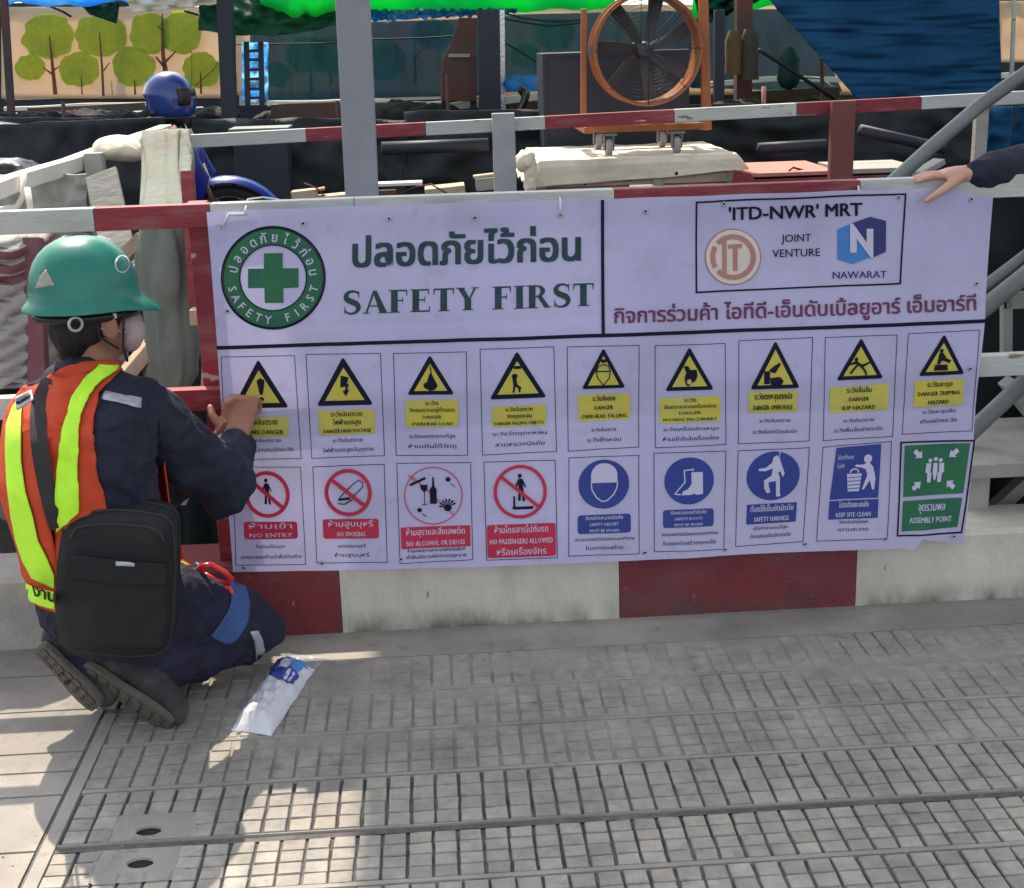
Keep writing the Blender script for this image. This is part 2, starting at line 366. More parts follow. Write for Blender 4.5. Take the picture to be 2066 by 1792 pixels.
M['soil'] = mat('bare dark ground', (.030, .028, .026), .95, spec=.05, var=.2, scale=2, bump=.5, bscale=20, dirt=(.03, .028, .027), dscale=1.3)

# ------------------------------------------------------------------ ground and pavement
g = MB(); g.add([(-60, -40, -.05), (60, -40, -.05), (60, 90, -.05), (-60, 90, -.05)], [(0, 1, 2, 3)])
tag(g.build('ground', M['soil']), kind='structure')
pav = thing('pavement', (0, -.6, 0), kind='structure')
SX = -.862                       # seam between plain slab and tiled plates
GY = [-.175-.2045*k for k in range(12)]      # group lines
g = MB(); g.grid(lambda u, v: (-3+7*u, -3.2+3.2*v, -.0075), 40, 20)
g.build('groove_bed', M['groove'], pav)
# smooth strip beside the kerb, and long margins between the groups of rows
def strip(x0, x1, y0, y1, name, m, z=0, ch=.0015):
    b = MB(); nx = max(1, int((x1-x0)/.35))
    b.grid(lambda u, v: (x0+ch+(x1-x0-2*ch)*u, y0+ch+(y1-y0-2*ch)*v, z+.0009*noise.noise(Vector((x0+(x1-x0)*u*3, y0*9+v, 0)))), nx, 1)
    n = len(b.v); b.add([(x0, y0, z-.008), (x1, y0, z-.008), (x1, y0+ch, z), (x0, y0+ch, z)], [(0, 1, 2, 3)])
    b.add([(x0, y1, z-.008), (x1, y1, z-.008), (x1, y1-ch, z), (x0, y1-ch, z)], [(3, 2, 1, 0)])
    b.add([(x0, y0, z-.008), (x0, y1, z-.008), (x0+ch, y1, z), (x0+ch, y0, z)], [(3, 2, 1, 0)])
    b.add([(x1, y0, z-.008), (x1, y1, z-.008), (x1-ch, y1, z), (x1-ch, y0, z)], [(0, 1, 2, 3)])
    return b.build(name, m, pav, fix=False)
strip(-3, 4, GY[0]+.002, .02, 'kerbside_slab', M['slab'])
for k in range(0, 11):
    # margin at the lower edge of each group (double thin line in the photo)
    y = GY[k+1]
    if k == 3:
        strip(SX+.03, 4, y-.002, y+.004, 'plate_edge', M['slab'], 0)
        b = MB()
        for i in range(60):
            x = SX+i*.085
            b.add([(x, y-.022, -.0035+random.uniform(-.001, .001)), (x+.085, y-.022, -.0035), (x+.085, y-.006, -.0035), (x, y-.006, -.0035+random.uniform(-.001, .001))], [(0, 1, 2, 3)])
        b.build('plate_seam', M['seam'], pav)
    else:
        strip(SX+.03, 4, y+.0015, y+.0165, 'plate_margin', M['slab'])
strip(SX-.002, SX+.030, -3.2, GY[1]-.03, 'border_slab', M['slab'])
# plain slabs left of the seam
ys = [GY[1]+.0, GY[2]-.01, GY[2]-.10, GY[3], GY[4]-.015, GY[5]-.1, GY[7], -3.2]
for a, b_ in zip(ys[:-1], ys[1:]):
    strip(-3, SX-.008, b_+.002, a-.002, 'plain_slab', M['slab'])
strip(-3, SX+.02, GY[1]+.002, GY[0]-.002, 'plain_slab', M['slab'])
# tiles
tm = []
for v in range(8):
    rr = random.Random(v); w, d, c = .0452, .0445, .0016
    def q(s): return s+rr.uniform(-.0012, .0012)
    B = [(q(-w/2), q(-d/2), -.009), (q(w/2), q(-d/2), -.009), (q(w/2), q(d/2), -.009), (q(-w/2), q(d/2), -.009)]
    T = [(x*(1-2*c/w), y*(1-2*c/d), rr.uniform(-.0009, .0006)) for x, y, z in B]
    Mi = [(x, y, -.003) for x, y, z in B]
    b = MB(); b.add(B+Mi+T, [(0,1,5,4),(1,2,6,5),(2,3,7,6),(3,0,4,7),(4,5,9,8),(5,6,10,9),(6,7,11,10),(7,4,8,11),(8,9,10,11)])
    tm.append(b.mesh('tile', M['tile']))
PX = .0517
holes = [gp(300, 1675), gp(283, 1740)]
cells = []
for k in range(0, 9):
    y0 = GY[k]; y1 = GY[k+1]
    top = y0+.0005 if k != 4 else y0-.025
    bot = y1+.0165 if k != 3 else y1+.005
    ph = (top-bot)/4
    for r_ in range(4):
        yc = top-ph*(r_+.5)
        x = SX+.055+(k % 2)*.006
        while x < 2.2:
            if not any(abs(x-h.x) < .062 and abs(yc-h.y) < .040 for h in holes):
                cells.append((x, yc, ph, k))
            x += PX
def vis(x, y):
    d = Vector((x, y, 0))-CAM; z = d.dot(FW); u = W/2+FPX*d.dot(RT)/z; v = H/2-FPX*d.dot(UP)/z
    return -60 < u < W+60 and v < H+40, z
cells = [(vis(x, y)[1], x, y, p, k) for x, y, p, k in cells if vis(x, y)[0]]
cells.sort()
far = MB()
for i, (z, x, y, ph, k) in enumerate(cells):
    rr = random.Random(i)
    # dust has filled the joints near the kerb: those tiles stand less proud and some are missing under it
    sink = 0
    if k == 0: sink = rr.choice([.0045, .006, .0068])
    elif k == 1: sink = rr.choice([.0005, .0015, .004])
    if x > 1.0 and k < 4: sink = max(sink, rr.choice([0, .002, .005]))
    dz = rr.uniform(-.0008, .0006)
    if i < 300:
        o = link('tile', tm[i % 8], pav); o.location = (x+rr.uniform(-.0008, .0008), y, dz)
        o.rotation_euler.z = rr.uniform(-.02, .02); o.scale = (1, (ph-.0038)/.0445, 1)
    else:
        me = tm[i % 8]; s = (ph-.0038)/.0445
        far.add([(x+v.co.x, y+v.co.y*s, v.co.z+dz) for v in me.vertices], [tuple(p.vertices) for p in me.polygons])
tag(far.build('tile_field', M['tile'], pav), kind='stuff')
# dusty film that fills the joints close to the kerb
M['dust'] = mat('dried silt', (.29, .272, .24), .95, .15, 5, .3, 100, world=True, stain=(.17, .165, .155))
_n = M['dust'].node_tree; _N = _n.nodes; _L = _n.links
_tc2 = _N.new('ShaderNodeTexCoord'); _s = _N.new('ShaderNodeSeparateXYZ'); _L.new(_tc2.outputs['Object'], _s.inputs[0])
d = MB(); d.grid(lambda u, v: (SX+.03+3.2*u, GY[3]+(GY[0]-GY[3])*v, -.0062+.0056*max(0, min(1, .92+1.3*noise.noise(Vector((u*9, v*5, 1)))+.6*noise.noise(Vector((u*31, v*14, 4)))-(1-v)*1.15+max(0, u-.5)*1.3))), 220, 44)
d.build('silt_layer', M['dust'], pav)
# lifting holes: a smooth pad with an oval opening
for h in holes:
    b = MB(); n = 36; R = []
    outer = []
    for i in range(n):
        a = 2*pi*i/n; ca, sa = cos(a), sin(a); t = min(.095/max(abs(ca), 1e-6), .066/max(abs(sa), 1e-6)); yy_ = h.y+sa*t; outer.append(Vector((h.x+ca*t, max(yy_, GY[4]+.006) if h.y > GY[4] else min(yy_, GY[4]-.024), -.0012)))
    e = [Vector((h.x+.028*cos(2*pi*i/n), h.y+.0185*sin(2*pi*i/n), -.0012)) for i in range(n)]
    e2 = [Vector((h.x+.026*cos(2*pi*i/n), h.y+.0168*sin(2*pi*i/n), -.006)) for i in range(n)]
    b.loft([outer, e, e2], False); b.build('hole_pad', M['slab'], pav, smooth=30)
    b = MB(); b.loft([e2, [v+Vector((0, 0, -.0012)) for v in e2]], False); b.add([v+Vector((0, 0, -.0012)) for v in e2], [tuple(range(n))])
    b.build('lifting_hole', M['pit'], pav)
# curved corner seam at the left
b = MB(); path = [(SX+.012, -3.2, -.0035), (SX+.01, -1.2, -.0035), (SX+.008, -.7, -.0035), (SX+.008, GY[1]-.06, -.0035), (SX+.03, GY[1]-.015, -.0035), (SX+.08, GY[1]+.001, -.0035)]
b.tube([(x-.012 if i < 4 else x-.004, y, z+.0015) for i, (x, y, z) in enumerate(path)], .004, 8, flat=.3, up=(0, 0, 1)); b.build('corner_seam', M['seam'], pav, smooth=True)
# pebbles and litter specks
b = MB()
for i in range(120):
    p = Vector((random.uniform(-1.3, 1.6), random.uniform(-1.2, -.02) if i < 60 else random.uniform(-.12, -.01), .0015)); s = random.uniform(.001, .0035)
    b.ell(p, (s, 0, 0), (0, s*.8, 0), (0, 0, s*.6), 6, 4)
tag(b.build('grit', M['greyk'], None), 'small pale grit scattered on the paving by the kerb', 'grit', kind='stuff')

# ------------------------------------------------------------------ kerb
kerb = thing('concrete_kerb', (0, .1, 0), 'low concrete kerb painted in red and white blocks along the paving', 'kerb')
kz = at(50, 1167, 0).z; kx = [-2.6, at(155, 1250, 0).x, at(345, 1250, 0).x, at(690, 1250, 0).x, at(1250, 1200, 0).x, at(1727, 1180, 0).x, 3.4]
for i in range(6):
    x0, x1 = kx[i], kx[i+1]; b = MB()
    n = max(2, int((x1-x0)/.06))
    rings = []
    for j in range(n+1):
        x = x0+.001+(x1-x0-.002)*j/n; w = noise.noise(Vector((x*7, 0, 0)))*.004
        rings.append([Vector((x, .0+w*.5, -.04)), Vector((x, .0+w*.5, .006+w)), Vector((x, .003, kz-.014)), Vector((x, .015, kz)), Vector((x, .20, kz+w)), Vector((x, .21, kz-.01)), Vector((x, .21, -.04))])
    b.loft(rings, True); red = i in (2, 4)
    o = b.build('kerb_block', M['redk'] if red else (M['greyk'] if i == 0 else M['whitek']), kerb, smooth=35)
# ------------------------------------------------------------------ front fence
ff = thing('barrier_fence', (0, .05, kz), 'red and white timber barrier behind the banner, standing on the kerb', 'fence')
rz = at(0, 425, .02).z
def railsec(par, pts, Y, z0, z1, dep, mats, name='rail_section', slope=0):
    for i in range(len(pts)-1):
        b = MB(); zc = (z0+z1)/2
        b.bar((pts[i]+.0006, Y+dep/2, zc+slope*pts[i]), (pts[i+1]-.0006, Y+dep/2, zc+slope*pts[i+1]), dep, abs(z1-z0), seg=max(1, int((pts[i+1]-pts[i])/.15)), wob=.0015)
        b.build(name, mats[i], par, bevel=.003)
X = lambda px, py, Y: at(px, py, Y).x
railsec(ff, [-2.6, X(190, 445, 0), X(425, 445, 0), X(715, 420, 0), X(1240, 400, 0), X(1735, 385, 0), 1.72, 3.2], 0, rz-.058, rz, .042,
        [M['white'], M['red'], M['white'], M['white'], M['red'], M['white'], M['white']])
mz = at(400, 787, .0).z
railsec(ff, [-2.6, X(60, 800, 0), X(440, 790, 0)+.35, X(1900, 730, 0), 3.2], 0, mz-.058, mz, .042, [M['white'], M['red'], M['white'], M['white']])
def post(par, x, Y, z0, z1, w, d, m, name='post', lean=0):
    b = MB(); b.bar((x-lean, Y, z0), (x, Y, z1), w, d, up=(0, 1, 0)); return b.build(name, m, par, bevel=.003)
post(ff, X(416, 600, .085), .085, kz, rz-.002, .050, .05, M['red'])
post(ff, X(-260, 600, .085), .085, kz, rz-.002, .06, .05, M['white'])
for xx in (.55, 1.75): post(ff, xx, .085, kz, rz-.002, .06, .05, M['white'])
# ------------------------------------------------------------------ banner
BY = -.032
def ripple(x, z):
    y = .008*noise.noise(Vector((x*2.2, 0, z*2.5)))+.0038*noise.noise(Vector((x*7, 3, z*6)))+.0016*noise.noise(Vector((x*11, z*5, 2)))
    for xf in (-.28, .06, .40, .74, 1.08): y += .0016*math.exp(-((x-xf-.01*sin(z*5))/.010)**2)
    y += .006*math.exp(-((x-1.25-.28*(z-.85))/.045)**2)*max(0, min(1, (z-.72)*4))      # crease under the hand
    y -= .004*math.exp(-((x-1.12-.3*(z-.85))/.06)**2)*max(0, min(1, (z-.72)*4))
    y += .0022*math.exp(-((z-.585-.01*sin(x*3))/.010)**2)+.0018*math.exp(-((z-.87+.01*x)/.010)**2)   # fold lines
    if z < .30: y -= .010*math.exp(-((x-(1.335-.12*(.3-z)/.3))/.022)**2)*(.30-z)/.2
    if x > 1.33 and z < .3: y += .012*(.3-z)/.2*min(1, (x-1.33)/.06)
    return BY+y-.004*max(0, 1-z)+.006*sin(x*2*pi/.255+.6)*max(0, (z-1.04)/.13)
def onb(px, py, lay):
    p = at(px, py, BY-.002); return Vector((p.x, ripple(p.x, p.z)-.0008*lay, p.z))
def curve(pts, u):
    n = len(pts)
    for i in range(n-1):
        if u <= pts[i+1][0] or i == n-2:
            a, b = pts[i], pts[i+1]; t = (u-a[0])/(b[0]-a[0]); return Vector((a[1]+(b[1]-a[1])*t, a[2]+(b[2]-a[2])*t))
top = [(0, 417, 428), (.19, 720, 416), (.503, 1215, 402), (.835, 1745, 384), (.937, 1905, 379), (.97, 1958, 391), (1, 2004, 398)]
botm = [(0, 470, 1155), (.34, 990, 1143), (.50, 1250, 1131), (.70, 1560, 1116), (.903, 1843, 1106), (.912, 1860, 1088), (.94, 1886, 1092), (1, 1946, 1100)]
lft = [(0, 417, 428), (.38, 438, 702), (1, 470, 1155)]
rgt = [(0, 2004, 398), (.36, 1988, 650), (.55, 1972, 790), (.8, 1958, 965), (1, 1946, 1100)]
def bpt(u, v):
    t, b, l, r = curve(top, u), curve(botm, u), curve(lft, v), curve(rgt, v)
    c = (1-u)*(1-v)*t0+u*(1-v)*t1+(1-u)*v*b0+u*v*b1
    return (1-v)*t+v*b+(1-u)*l+u*r-c
t0, t1, b0, b1 = curve(top, 0), curve(top, 1), curve(botm, 0), curve(botm, 1)
bc = at(1200, 1140, BY)
ban = thing('safety_banner', (bc.x, BY, bc.z), 'large lavender white safety banner hung along the red and white fence', 'banner')
b = MB(); b.grid(lambda u, v: onb(*bpt(u, v), 0), 250, 110)
sh = b.build('sheet', M['vinyl'], ban, smooth=True, fix=False)
# hem: a darker welded edge along the top and bottom
class Pr:
    """ink shapes laid on the banner"""
    def __init__(s): s.p = []; s.mats = []
    def mi(s, m):
        if m not in s.mats: s.mats.append(m)
        return s.mats.index(m)
    def poly(s, pts, m, lay=1):
        P = [Vector((p[0], p[1], 0)) for p in pts]
        s.p.append(([(p.x, p.y) for p in P], [tuple(t) for t in tessellate_polygon([P])], s.mi(m), lay)); return s
    def raw(s, vs, fs, m, lay=1): s.p.append((vs, fs, s.mi(m), lay)); return s
    def line(s, pts, w, m, lay=1, closed=False):
        P = [Vector(p) for p in pts]; n = len(P); vs = []
        for i in range(n):
            a = P[(i-1) % n] if closed or i else P[0]; c = P[(i+1) % n] if closed or i < n-1 else P[-1]
            d1 = (P[i]-a); d2 = (c-P[i])
            if d1.length < 1e-6: d1 = d2
            if d2.length < 1e-6: d2 = d1
            d1.normalize(); d2.normalize(); t = (d1+d2)
            if t.length < 1e-3: t = d1
            t.normalize(); nn = Vector((-t.y, t.x)); k = 1/max(.35, abs(nn.dot(Vector((-d1.y, d1.x)))))
            ww = w[i] if isinstance(w, list) else w
            vs += [tuple(P[i]+nn*ww/2*k), tuple(P[i]-nn*ww/2*k)]
        fs = [(2*i, 2*i+1, (2*i+3) % (2*n), (2*i+2) % (2*n)) for i in range(n if closed else n-1)]
        s.p.append((vs, fs, s.mi(m), lay)); return s
    def ring(s, cx, cy, rx, ry, w, m, lay=1, n=56):
        return s.line(circ(cx, cy, rx-w/2, ry-w/2, n), w, m, lay, True)
    def text(s, str_, x0, x1, y0, y1, h, m, lay=1, bold=0., res=3, ref=None, fn=None):
        """text between x0 and x1; baseline y0 (left) to y1 (right); h = height of the reference letter"""
        vs, fs = text_mesh(str_, 0, res)
        if not vs: return s
        if ref is None: ref = 'ก' if any('\u0e00' < ch < '\u0e7f' for ch in str_) else 'H'
        rv = text_mesh(ref, 0, 2)[0]; rh = max(v[1] for v in rv)
        a = min(v[0] for v in vs); c = max(v[0] for v in vs)
        bs = bold*h*1.25
        sh_ = [(0, 0)] if bs < .05 else ([(-bs, 0), (bs, 0)] if res < 3 else [(-bs, -bs*.6), (bs, -bs*.6), (0, bs*.6), (-bs, bs*.5), (bs, bs*.5), (0, 0)])
        for i_, (dx_, dy_) in enumerate(sh_):
            o = [(x0+(x1-x0)*(x-a)/(c-a)+dx_, y0+(y1-y0)*(x-a)/(c-a)-y*h/rh+dy_) for x, y in vs]
            if fn: o = [fn(*q) for q in o]
            s.raw(o, fs, m, lay+.13*i_)
        return s
    def build(s, name, parent, mapper=None, grid=True, label=None, cell=.014):
        vs, fs, ms, ly = [], [], [], []
        for pv, pf, m, lay in s.p:
            o = len(vs)
            for x, y in pv:
                q = at(x, y, BY-.002) if mapper is None else Vector(mapper(x, y)); vs.append((q.x, q.z, 0)); ly.append(lay)
            for f in pf: fs.append([i+o for i in f]); ms.append(m)
        me = bpy.data.meshes.new(name); me.from_pydata(vs, [], fs); me.update()
        bm = bmesh.new(); bm.from_mesh(me); bm.faces.ensure_lookup_table()
        for f, m in zip(bm.faces, ms): f.material_index = m
        lk = bm.verts.layers.float.new('lay'); bm.verts.ensure_lookup_table()
        for v, l in zip(bm.verts, ly): v[lk] = l
        if grid:
            for ax in (0, 1):
                lo = min(v.co[ax] for v in bm.verts); hi = max(v.co[ax] for v in bm.verts)
                q = math.floor(lo/cell)*cell+cell
                while q < hi:
                    c_ = Vector((0, 0, 0)); c_[ax] = q; n_ = Vector((0, 0, 0)); n_[ax] = 1
                    old = set(bm.verts)
                    bmesh.ops.bisect_plane(bm, geom=bm.verts[:]+bm.edges[:]+bm.faces[:], plane_co=c_, plane_no=n_, dist=1e-6)
                    q += cell
            # new vertices take the layer of their neighbours
            for f in bm.faces:
                l = max(v[lk] for v in f.verts)
                for v in f.verts: v[lk] = max(v[lk], l)
            for f in bm.faces:
                l = max(v[lk] for v in f.verts)
                for v in f.verts: v[lk] = max(v[lk], l)
        for v in bm.verts:
            x, z, l = v.co.x, v.co.y, v[lk]
            v.co = (x, ripple(x, z)-.0007-.0013*l, z)
        bm.normal_update()
        for f in bm.faces:
            if f.normal.y > 0: f.normal_flip()
        bm.verts.layers.float.remove(lk)
        bm.to_mesh(me); bm.free()
        for m in s.mats: me.materials.append(M[m])
        o = link(name, me, parent)
        if label: o['label'] = label
        return o
# ruled lines
p = Pr(); p.line([(437, 702), (827, 690), (1217, 677), (1600, 663), (1988, 648)], 7.5, 'ink')
p.line([(1215, 403), (1216, 540), (1217, 674)], 6.5, 'ink', 2)
p.build('ruled_lines', ban)
# emblem
p = Pr(); cx, cy = 551, 561
p.ring(cx, cy, 106, 105, 4, 'ink')
p.line(circ(cx, cy, 84, 83.5, 72), 33, 'green', 1, True)
p.ring(cx, cy, 68.5, 67.5, 2.5, 'ink', 2)
p.ring(cx, cy, 101.5, 101, 1.6, 'ink', 2)
p.poly([(532, 512), (570, 511), (570, 542), (602, 542), (602, 581), (571, 582), (572, 612), (534, 612), (533, 582), (500, 582), (500, 543), (532, 543)], 'green', 1)
def arc_text(p, groups, a0, a1, r, h, m, outward=True, wide=.9):
    n = len(groups)
    for i, ch in enumerate(groups):
        a = a0+(a1-a0)*i/(n-1)
        if ch == ' ': continue
        vs, fs = text_mesh(ch, .012, 2); rv = text_mesh('ก' if '\u0e00' < ch[0] < '\u0e7f' else 'H', 0, 2)[0]
        k = h/max(v[1] for v in rv); mx = (min(v[0] for v in vs)+max(v[0] for v in vs))/2
        if outward: e = Vector((cos(a), sin(a))); t = Vector((-sin(a), cos(a)))
        else: e = Vector((-cos(a), -sin(a))); t = Vector((sin(a), -cos(a)))
        c = Vector((cx+cos(a)*r, cy+sin(a)*r))
        p.raw([tuple(c+t*(x-mx)*k*wide+e*y*k) for x, y in vs], fs, m, 3)
arc_text(p, ['ป', 'ล', 'อ', 'ด', 'ภั', 'ย', 'ไ', 'ว้', 'ก่', 'อ', 'น'], radians(192), radians(352), 73, 15, 'paper')
arc_text(p, list('SAFETY FIRST'), radians(165), radians(15), 93, 16, 'paper', False, .95)
p.build('green_cross_emblem', ban)
# Thai headline
p = Pr()
p.text('ปลอดภัยไว้ก่อน', 713, 1170, 539, 525, 46, 'dgreen', bold=.042, res=4)
p.build('thai_headline', ban)
# SAFETY FIRST, a bold roman with serifs
def glyph(ch):
    L = []; s, t, sf = .26, .10, .10      # stem, thin, serif reach
    R = lambda x0, y0, x1, y1: L.append([(x0, y0), (x1, y0), (x1, y1), (x0, y1)])
    def serif(xc, y, w, up): R(xc-w/2, y if up else y-.045, xc+w/2, y+.045 if up else y)
    def stem(x, top_=True, bot=True):
        R(x-s/2, .0, x+s/2, 1)
        if bot: serif(x, 0, s+.2, True)
        if top_: serif(x, 1, s+.2, False)
    if ch == 'I': stem(.22); w = .44
    elif ch == 'F': stem(.22); R(.3, .93, .72, 1); L.append([(.66, 1), (.72, 1), (.72, .74), (.69, .74)]); R(.3, .50, .55, .56); R(.53, .42, .56, .66); w = .78
    elif ch == 'E': stem(.22); R(.3, .93, .74, 1); L.append([(.68, 1), (.74, 1), (.74, .76), (.71, .76)]); R(.3, .50, .57, .56); R(.55, .42, .58, .66); R(.3, 0, .78, .07); L.append([(.72, 0), (.78, 0), (.78, .26), (.75, .26)]); w = .84
    elif ch == 'T': stem(.42, top_=False); R(.02, .93, .82, 1); L.append([(.02, 1), (.08, 1), (.05, .72), (.02, .72)]); L.append([(.76, 1), (.82, 1), (.82, .72), (.79, .72)]); w = .84
    elif ch == 'A': L.append([(.38, 1), (.54, 1), (.96, 0), (.67, 0)]); L.append([(.40, 1), (.46, .92), (.17, 0), (.09, 0)]); R(.23, .30, .66, .36); serif(.13, 0, .27, True); serif(.80, 0, .36, True); w = .96
    elif ch == 'Y': R(.34, 0, .60, .48); L.append([(.06, 1), (.30, 1), (.57, .46), (.36, .46)]); L.append([(.72, 1), (.80, 1), (.57, .48), (.48, .44)]); serif(.465, 0, .42, True); serif(.18, 1, .36, False); serif(.76, 1, .28, False); w = .9
    elif ch == 'R':
        stem(.22); P = []
        for i in range(15): a = -pi/2+pi*i/14; P.append((.40+.33*cos(a), .735+.265*sin(a)))
        for i in range(15): a = pi/2-pi*i/14; P.append((.40+.14*cos(a), .735+.19*sin(a)))
        L.append([(.3, .47)]+P[:15]+[(.3, 1), (.3, .925)]+P[15:]+[(.3, .545)]); L.append([(.42, .50), (.60, .52), (.92, 0), (.70, 0)]); serif(.83, 0, .26, True); w = .94
    elif ch == 'S':
        c = [(.66, .80), (.60, .93), (.44, .985), (.26, .95), (.16, .80), (.20, .64), (.38, .53), (.56, .43), (.64, .27), (.56, .09), (.38, .015), (.20, .06), (.10, .22)]
        wd = [.04, .08, .10, .14, .22, .26, .27, .27, .22, .14, .10, .08, .04]; L.append(('line', c, wd)); R(.635, .70, .67, 1); R(.09, 0, .125, .33); w = .76
    else: w = .42
    return L, w
p = Pr(); x = 0; out = []
for ch in 'SAFETY FIRST':
    L, w = glyph(ch); out.append((L, x)); x += w+.06
k = (1199-690)/(x-.06); hh = 46
fn = lambda gx, gy: (690+gx*k, 635-(690+gx*k-690)/509*17.5-gy*hh)
def smooth_path(c, wd, n=4):
    o = []; ow = []
    for i in range(len(c)-1):
        p0 = Vector(c[max(i-1, 0)]); p1 = Vector(c[i]); p2 = Vector(c[i+1]); p3 = Vector(c[min(i+2, len(c)-1)])
        for j in range(n):
            t = j/n; q = .5*((2*p1)+(p2-p0)*t+(2*p0-5*p1+4*p2-p3)*t*t+(-p0+3*p1-3*p2+p3)*t**3); o.append(tuple(q)); ow.append(wd[i]+(wd[i+1]-wd[i])*t)
    return o+[c[-1]], ow+[wd[-1]]
eh = []
for L, x0 in out:
    if not L: continue
    p = Pr(); eh.append(p)
    for q in L:
        if q[0] == 'line':
            c, wd = smooth_path(q[1], q[2]); p.line([fn(x0+a, b_) for a, b_ in c], [w_*44 for w_ in wd], 'dgreen', 1)
        else: p.poly([fn(x0+a, b_) for a, b_ in q], 'dgreen', 1+(hash(q[0]) % 1))
for p in eh: p.build('printed_letter', ban)
# right-hand header box
p = Pr()
p.line([(1404.5, 408), (1825, 391), (1816, 572), (1405, 590)], 3.6, 'ink', 1, True)
p.text("'ITD-NWR' MRT", 1472, 1740, 445, 435, 25, 'ink', bold=.028, res=3)
p.text('JOINT', 1577, 1637, 489, 487, 15, 'ink', bold=.004, res=3)
p.text('VENTURE', 1559, 1655, 520, 517, 15.5, 'ink', bold=.004, res=3)
p.build('joint_venture_box', ban)
p = Pr(); cx, cy = 1479, 519
p.poly(circ(cx, cy, 57, 57, 48), 'brownink', 1); p.poly(circ(cx, cy, 54.5, 54.5, 48), 'cream', 2)
p.line(circ(cx, cy, 41, 41, 56, radians(-138), radians(138)), 10, 'brownink', 3)
p.line(circ(cx, cy, 41, 41, 16, radians(150), radians(210)), 10, 'brownink', 3)
p.poly([(1457, 486), (1466, 484), (1466, 554), (1457, 553)], 'brownink', 3)
p.poly([(1469, 494), (1497, 492), (1497, 501), (1488, 501.5), (1488, 546), (1479, 546.5), (1479, 502), (1469, 502.5)], 'brownink', 3)
p.build('round_company_logo', ban)
p = Pr(); q = lambda x, y: (1202.6+.4179*x, 357+.4179*y)
p.poly([q(1167, 255), q(1230, 228), q(1325, 192), q(1397, 212), q(1397, 360), q(1240, 422), q(1167, 400)], 'sky', 1)
p.poly([q(1230, 228), q(1325, 192), q(1397, 212), q(1397, 360), q(1335, 390), q(1290, 330)], 'navyink', 2)
p.poly([q(1228, 226), q(1242, 226), q(1306, 318), q(1306, 250), q(1337, 250), q(1337, 390), q(1322, 386), q(1259, 300), q(1259, 366), q(1228, 366)], 'paper', 3)
p.text('NAWARAT', 1681, 1788, 563, 560, 14, 'navyink', bold=.02, res=2)
p.build('hexagon_company_logo', ban)
p = Pr(); p.text('กิจการร่วมค้า ไอทีดี-เอ็นดับเบิ้ลยูอาร์ เอ็มอาร์ที', 1240, 1970, 652, 626, 23, 'maroon', bold=.035, res=3)
p.build('thai_company_line', ban)
# ---- the eighteen notices
top_q = [((446,720),(595,717),(607,925),(457,926)), ((618,715),(767,714),(775,920),(629,925)), ((793,713),(941,710),(944,918),(800,920)),
 ((968,704.5),(1117,700),(1123,912),(974,918)), ((1143.5,700.5),(1289,696),(1289,903),(1147,910)), ((1321,698),(1464,694),(1463.6,897),(1323,903)),
 ((1490,688),(1639,681.4),(1632,889),(1489.4,894.4)), ((1665,681),(1809,674.5),(1798.6,879),(1660,888)), ((1832,672.4),(1975.6,666),(1962,870),(1819,876))]
bot_q = [((470,942),(607,943),(617,1138),(476,1141)), ((630.5,941),(774,937),(781,1134.5),(640,1135)), ((800,936),(948.5,933),(953,1129),(807,1137)),
 ((975.6,933),(1120,928),(1123.5,1123.5),(981,1129.6)), ((1147,924),(1289,918),(1289,1115),(1147,1120)), ((1319,914),(1464.4,909),(1459.6,1107),(1319,1111.7)),
 ((1489,909),(1631.5,903),(1620.5,1093),(1485,1103)), ((1660,901.7),(1797,890),(1789.6,1087),(1648,1093)), ((1816.6,891),(1965,888),(1940.7,1075),(1809.4,1080.7))]
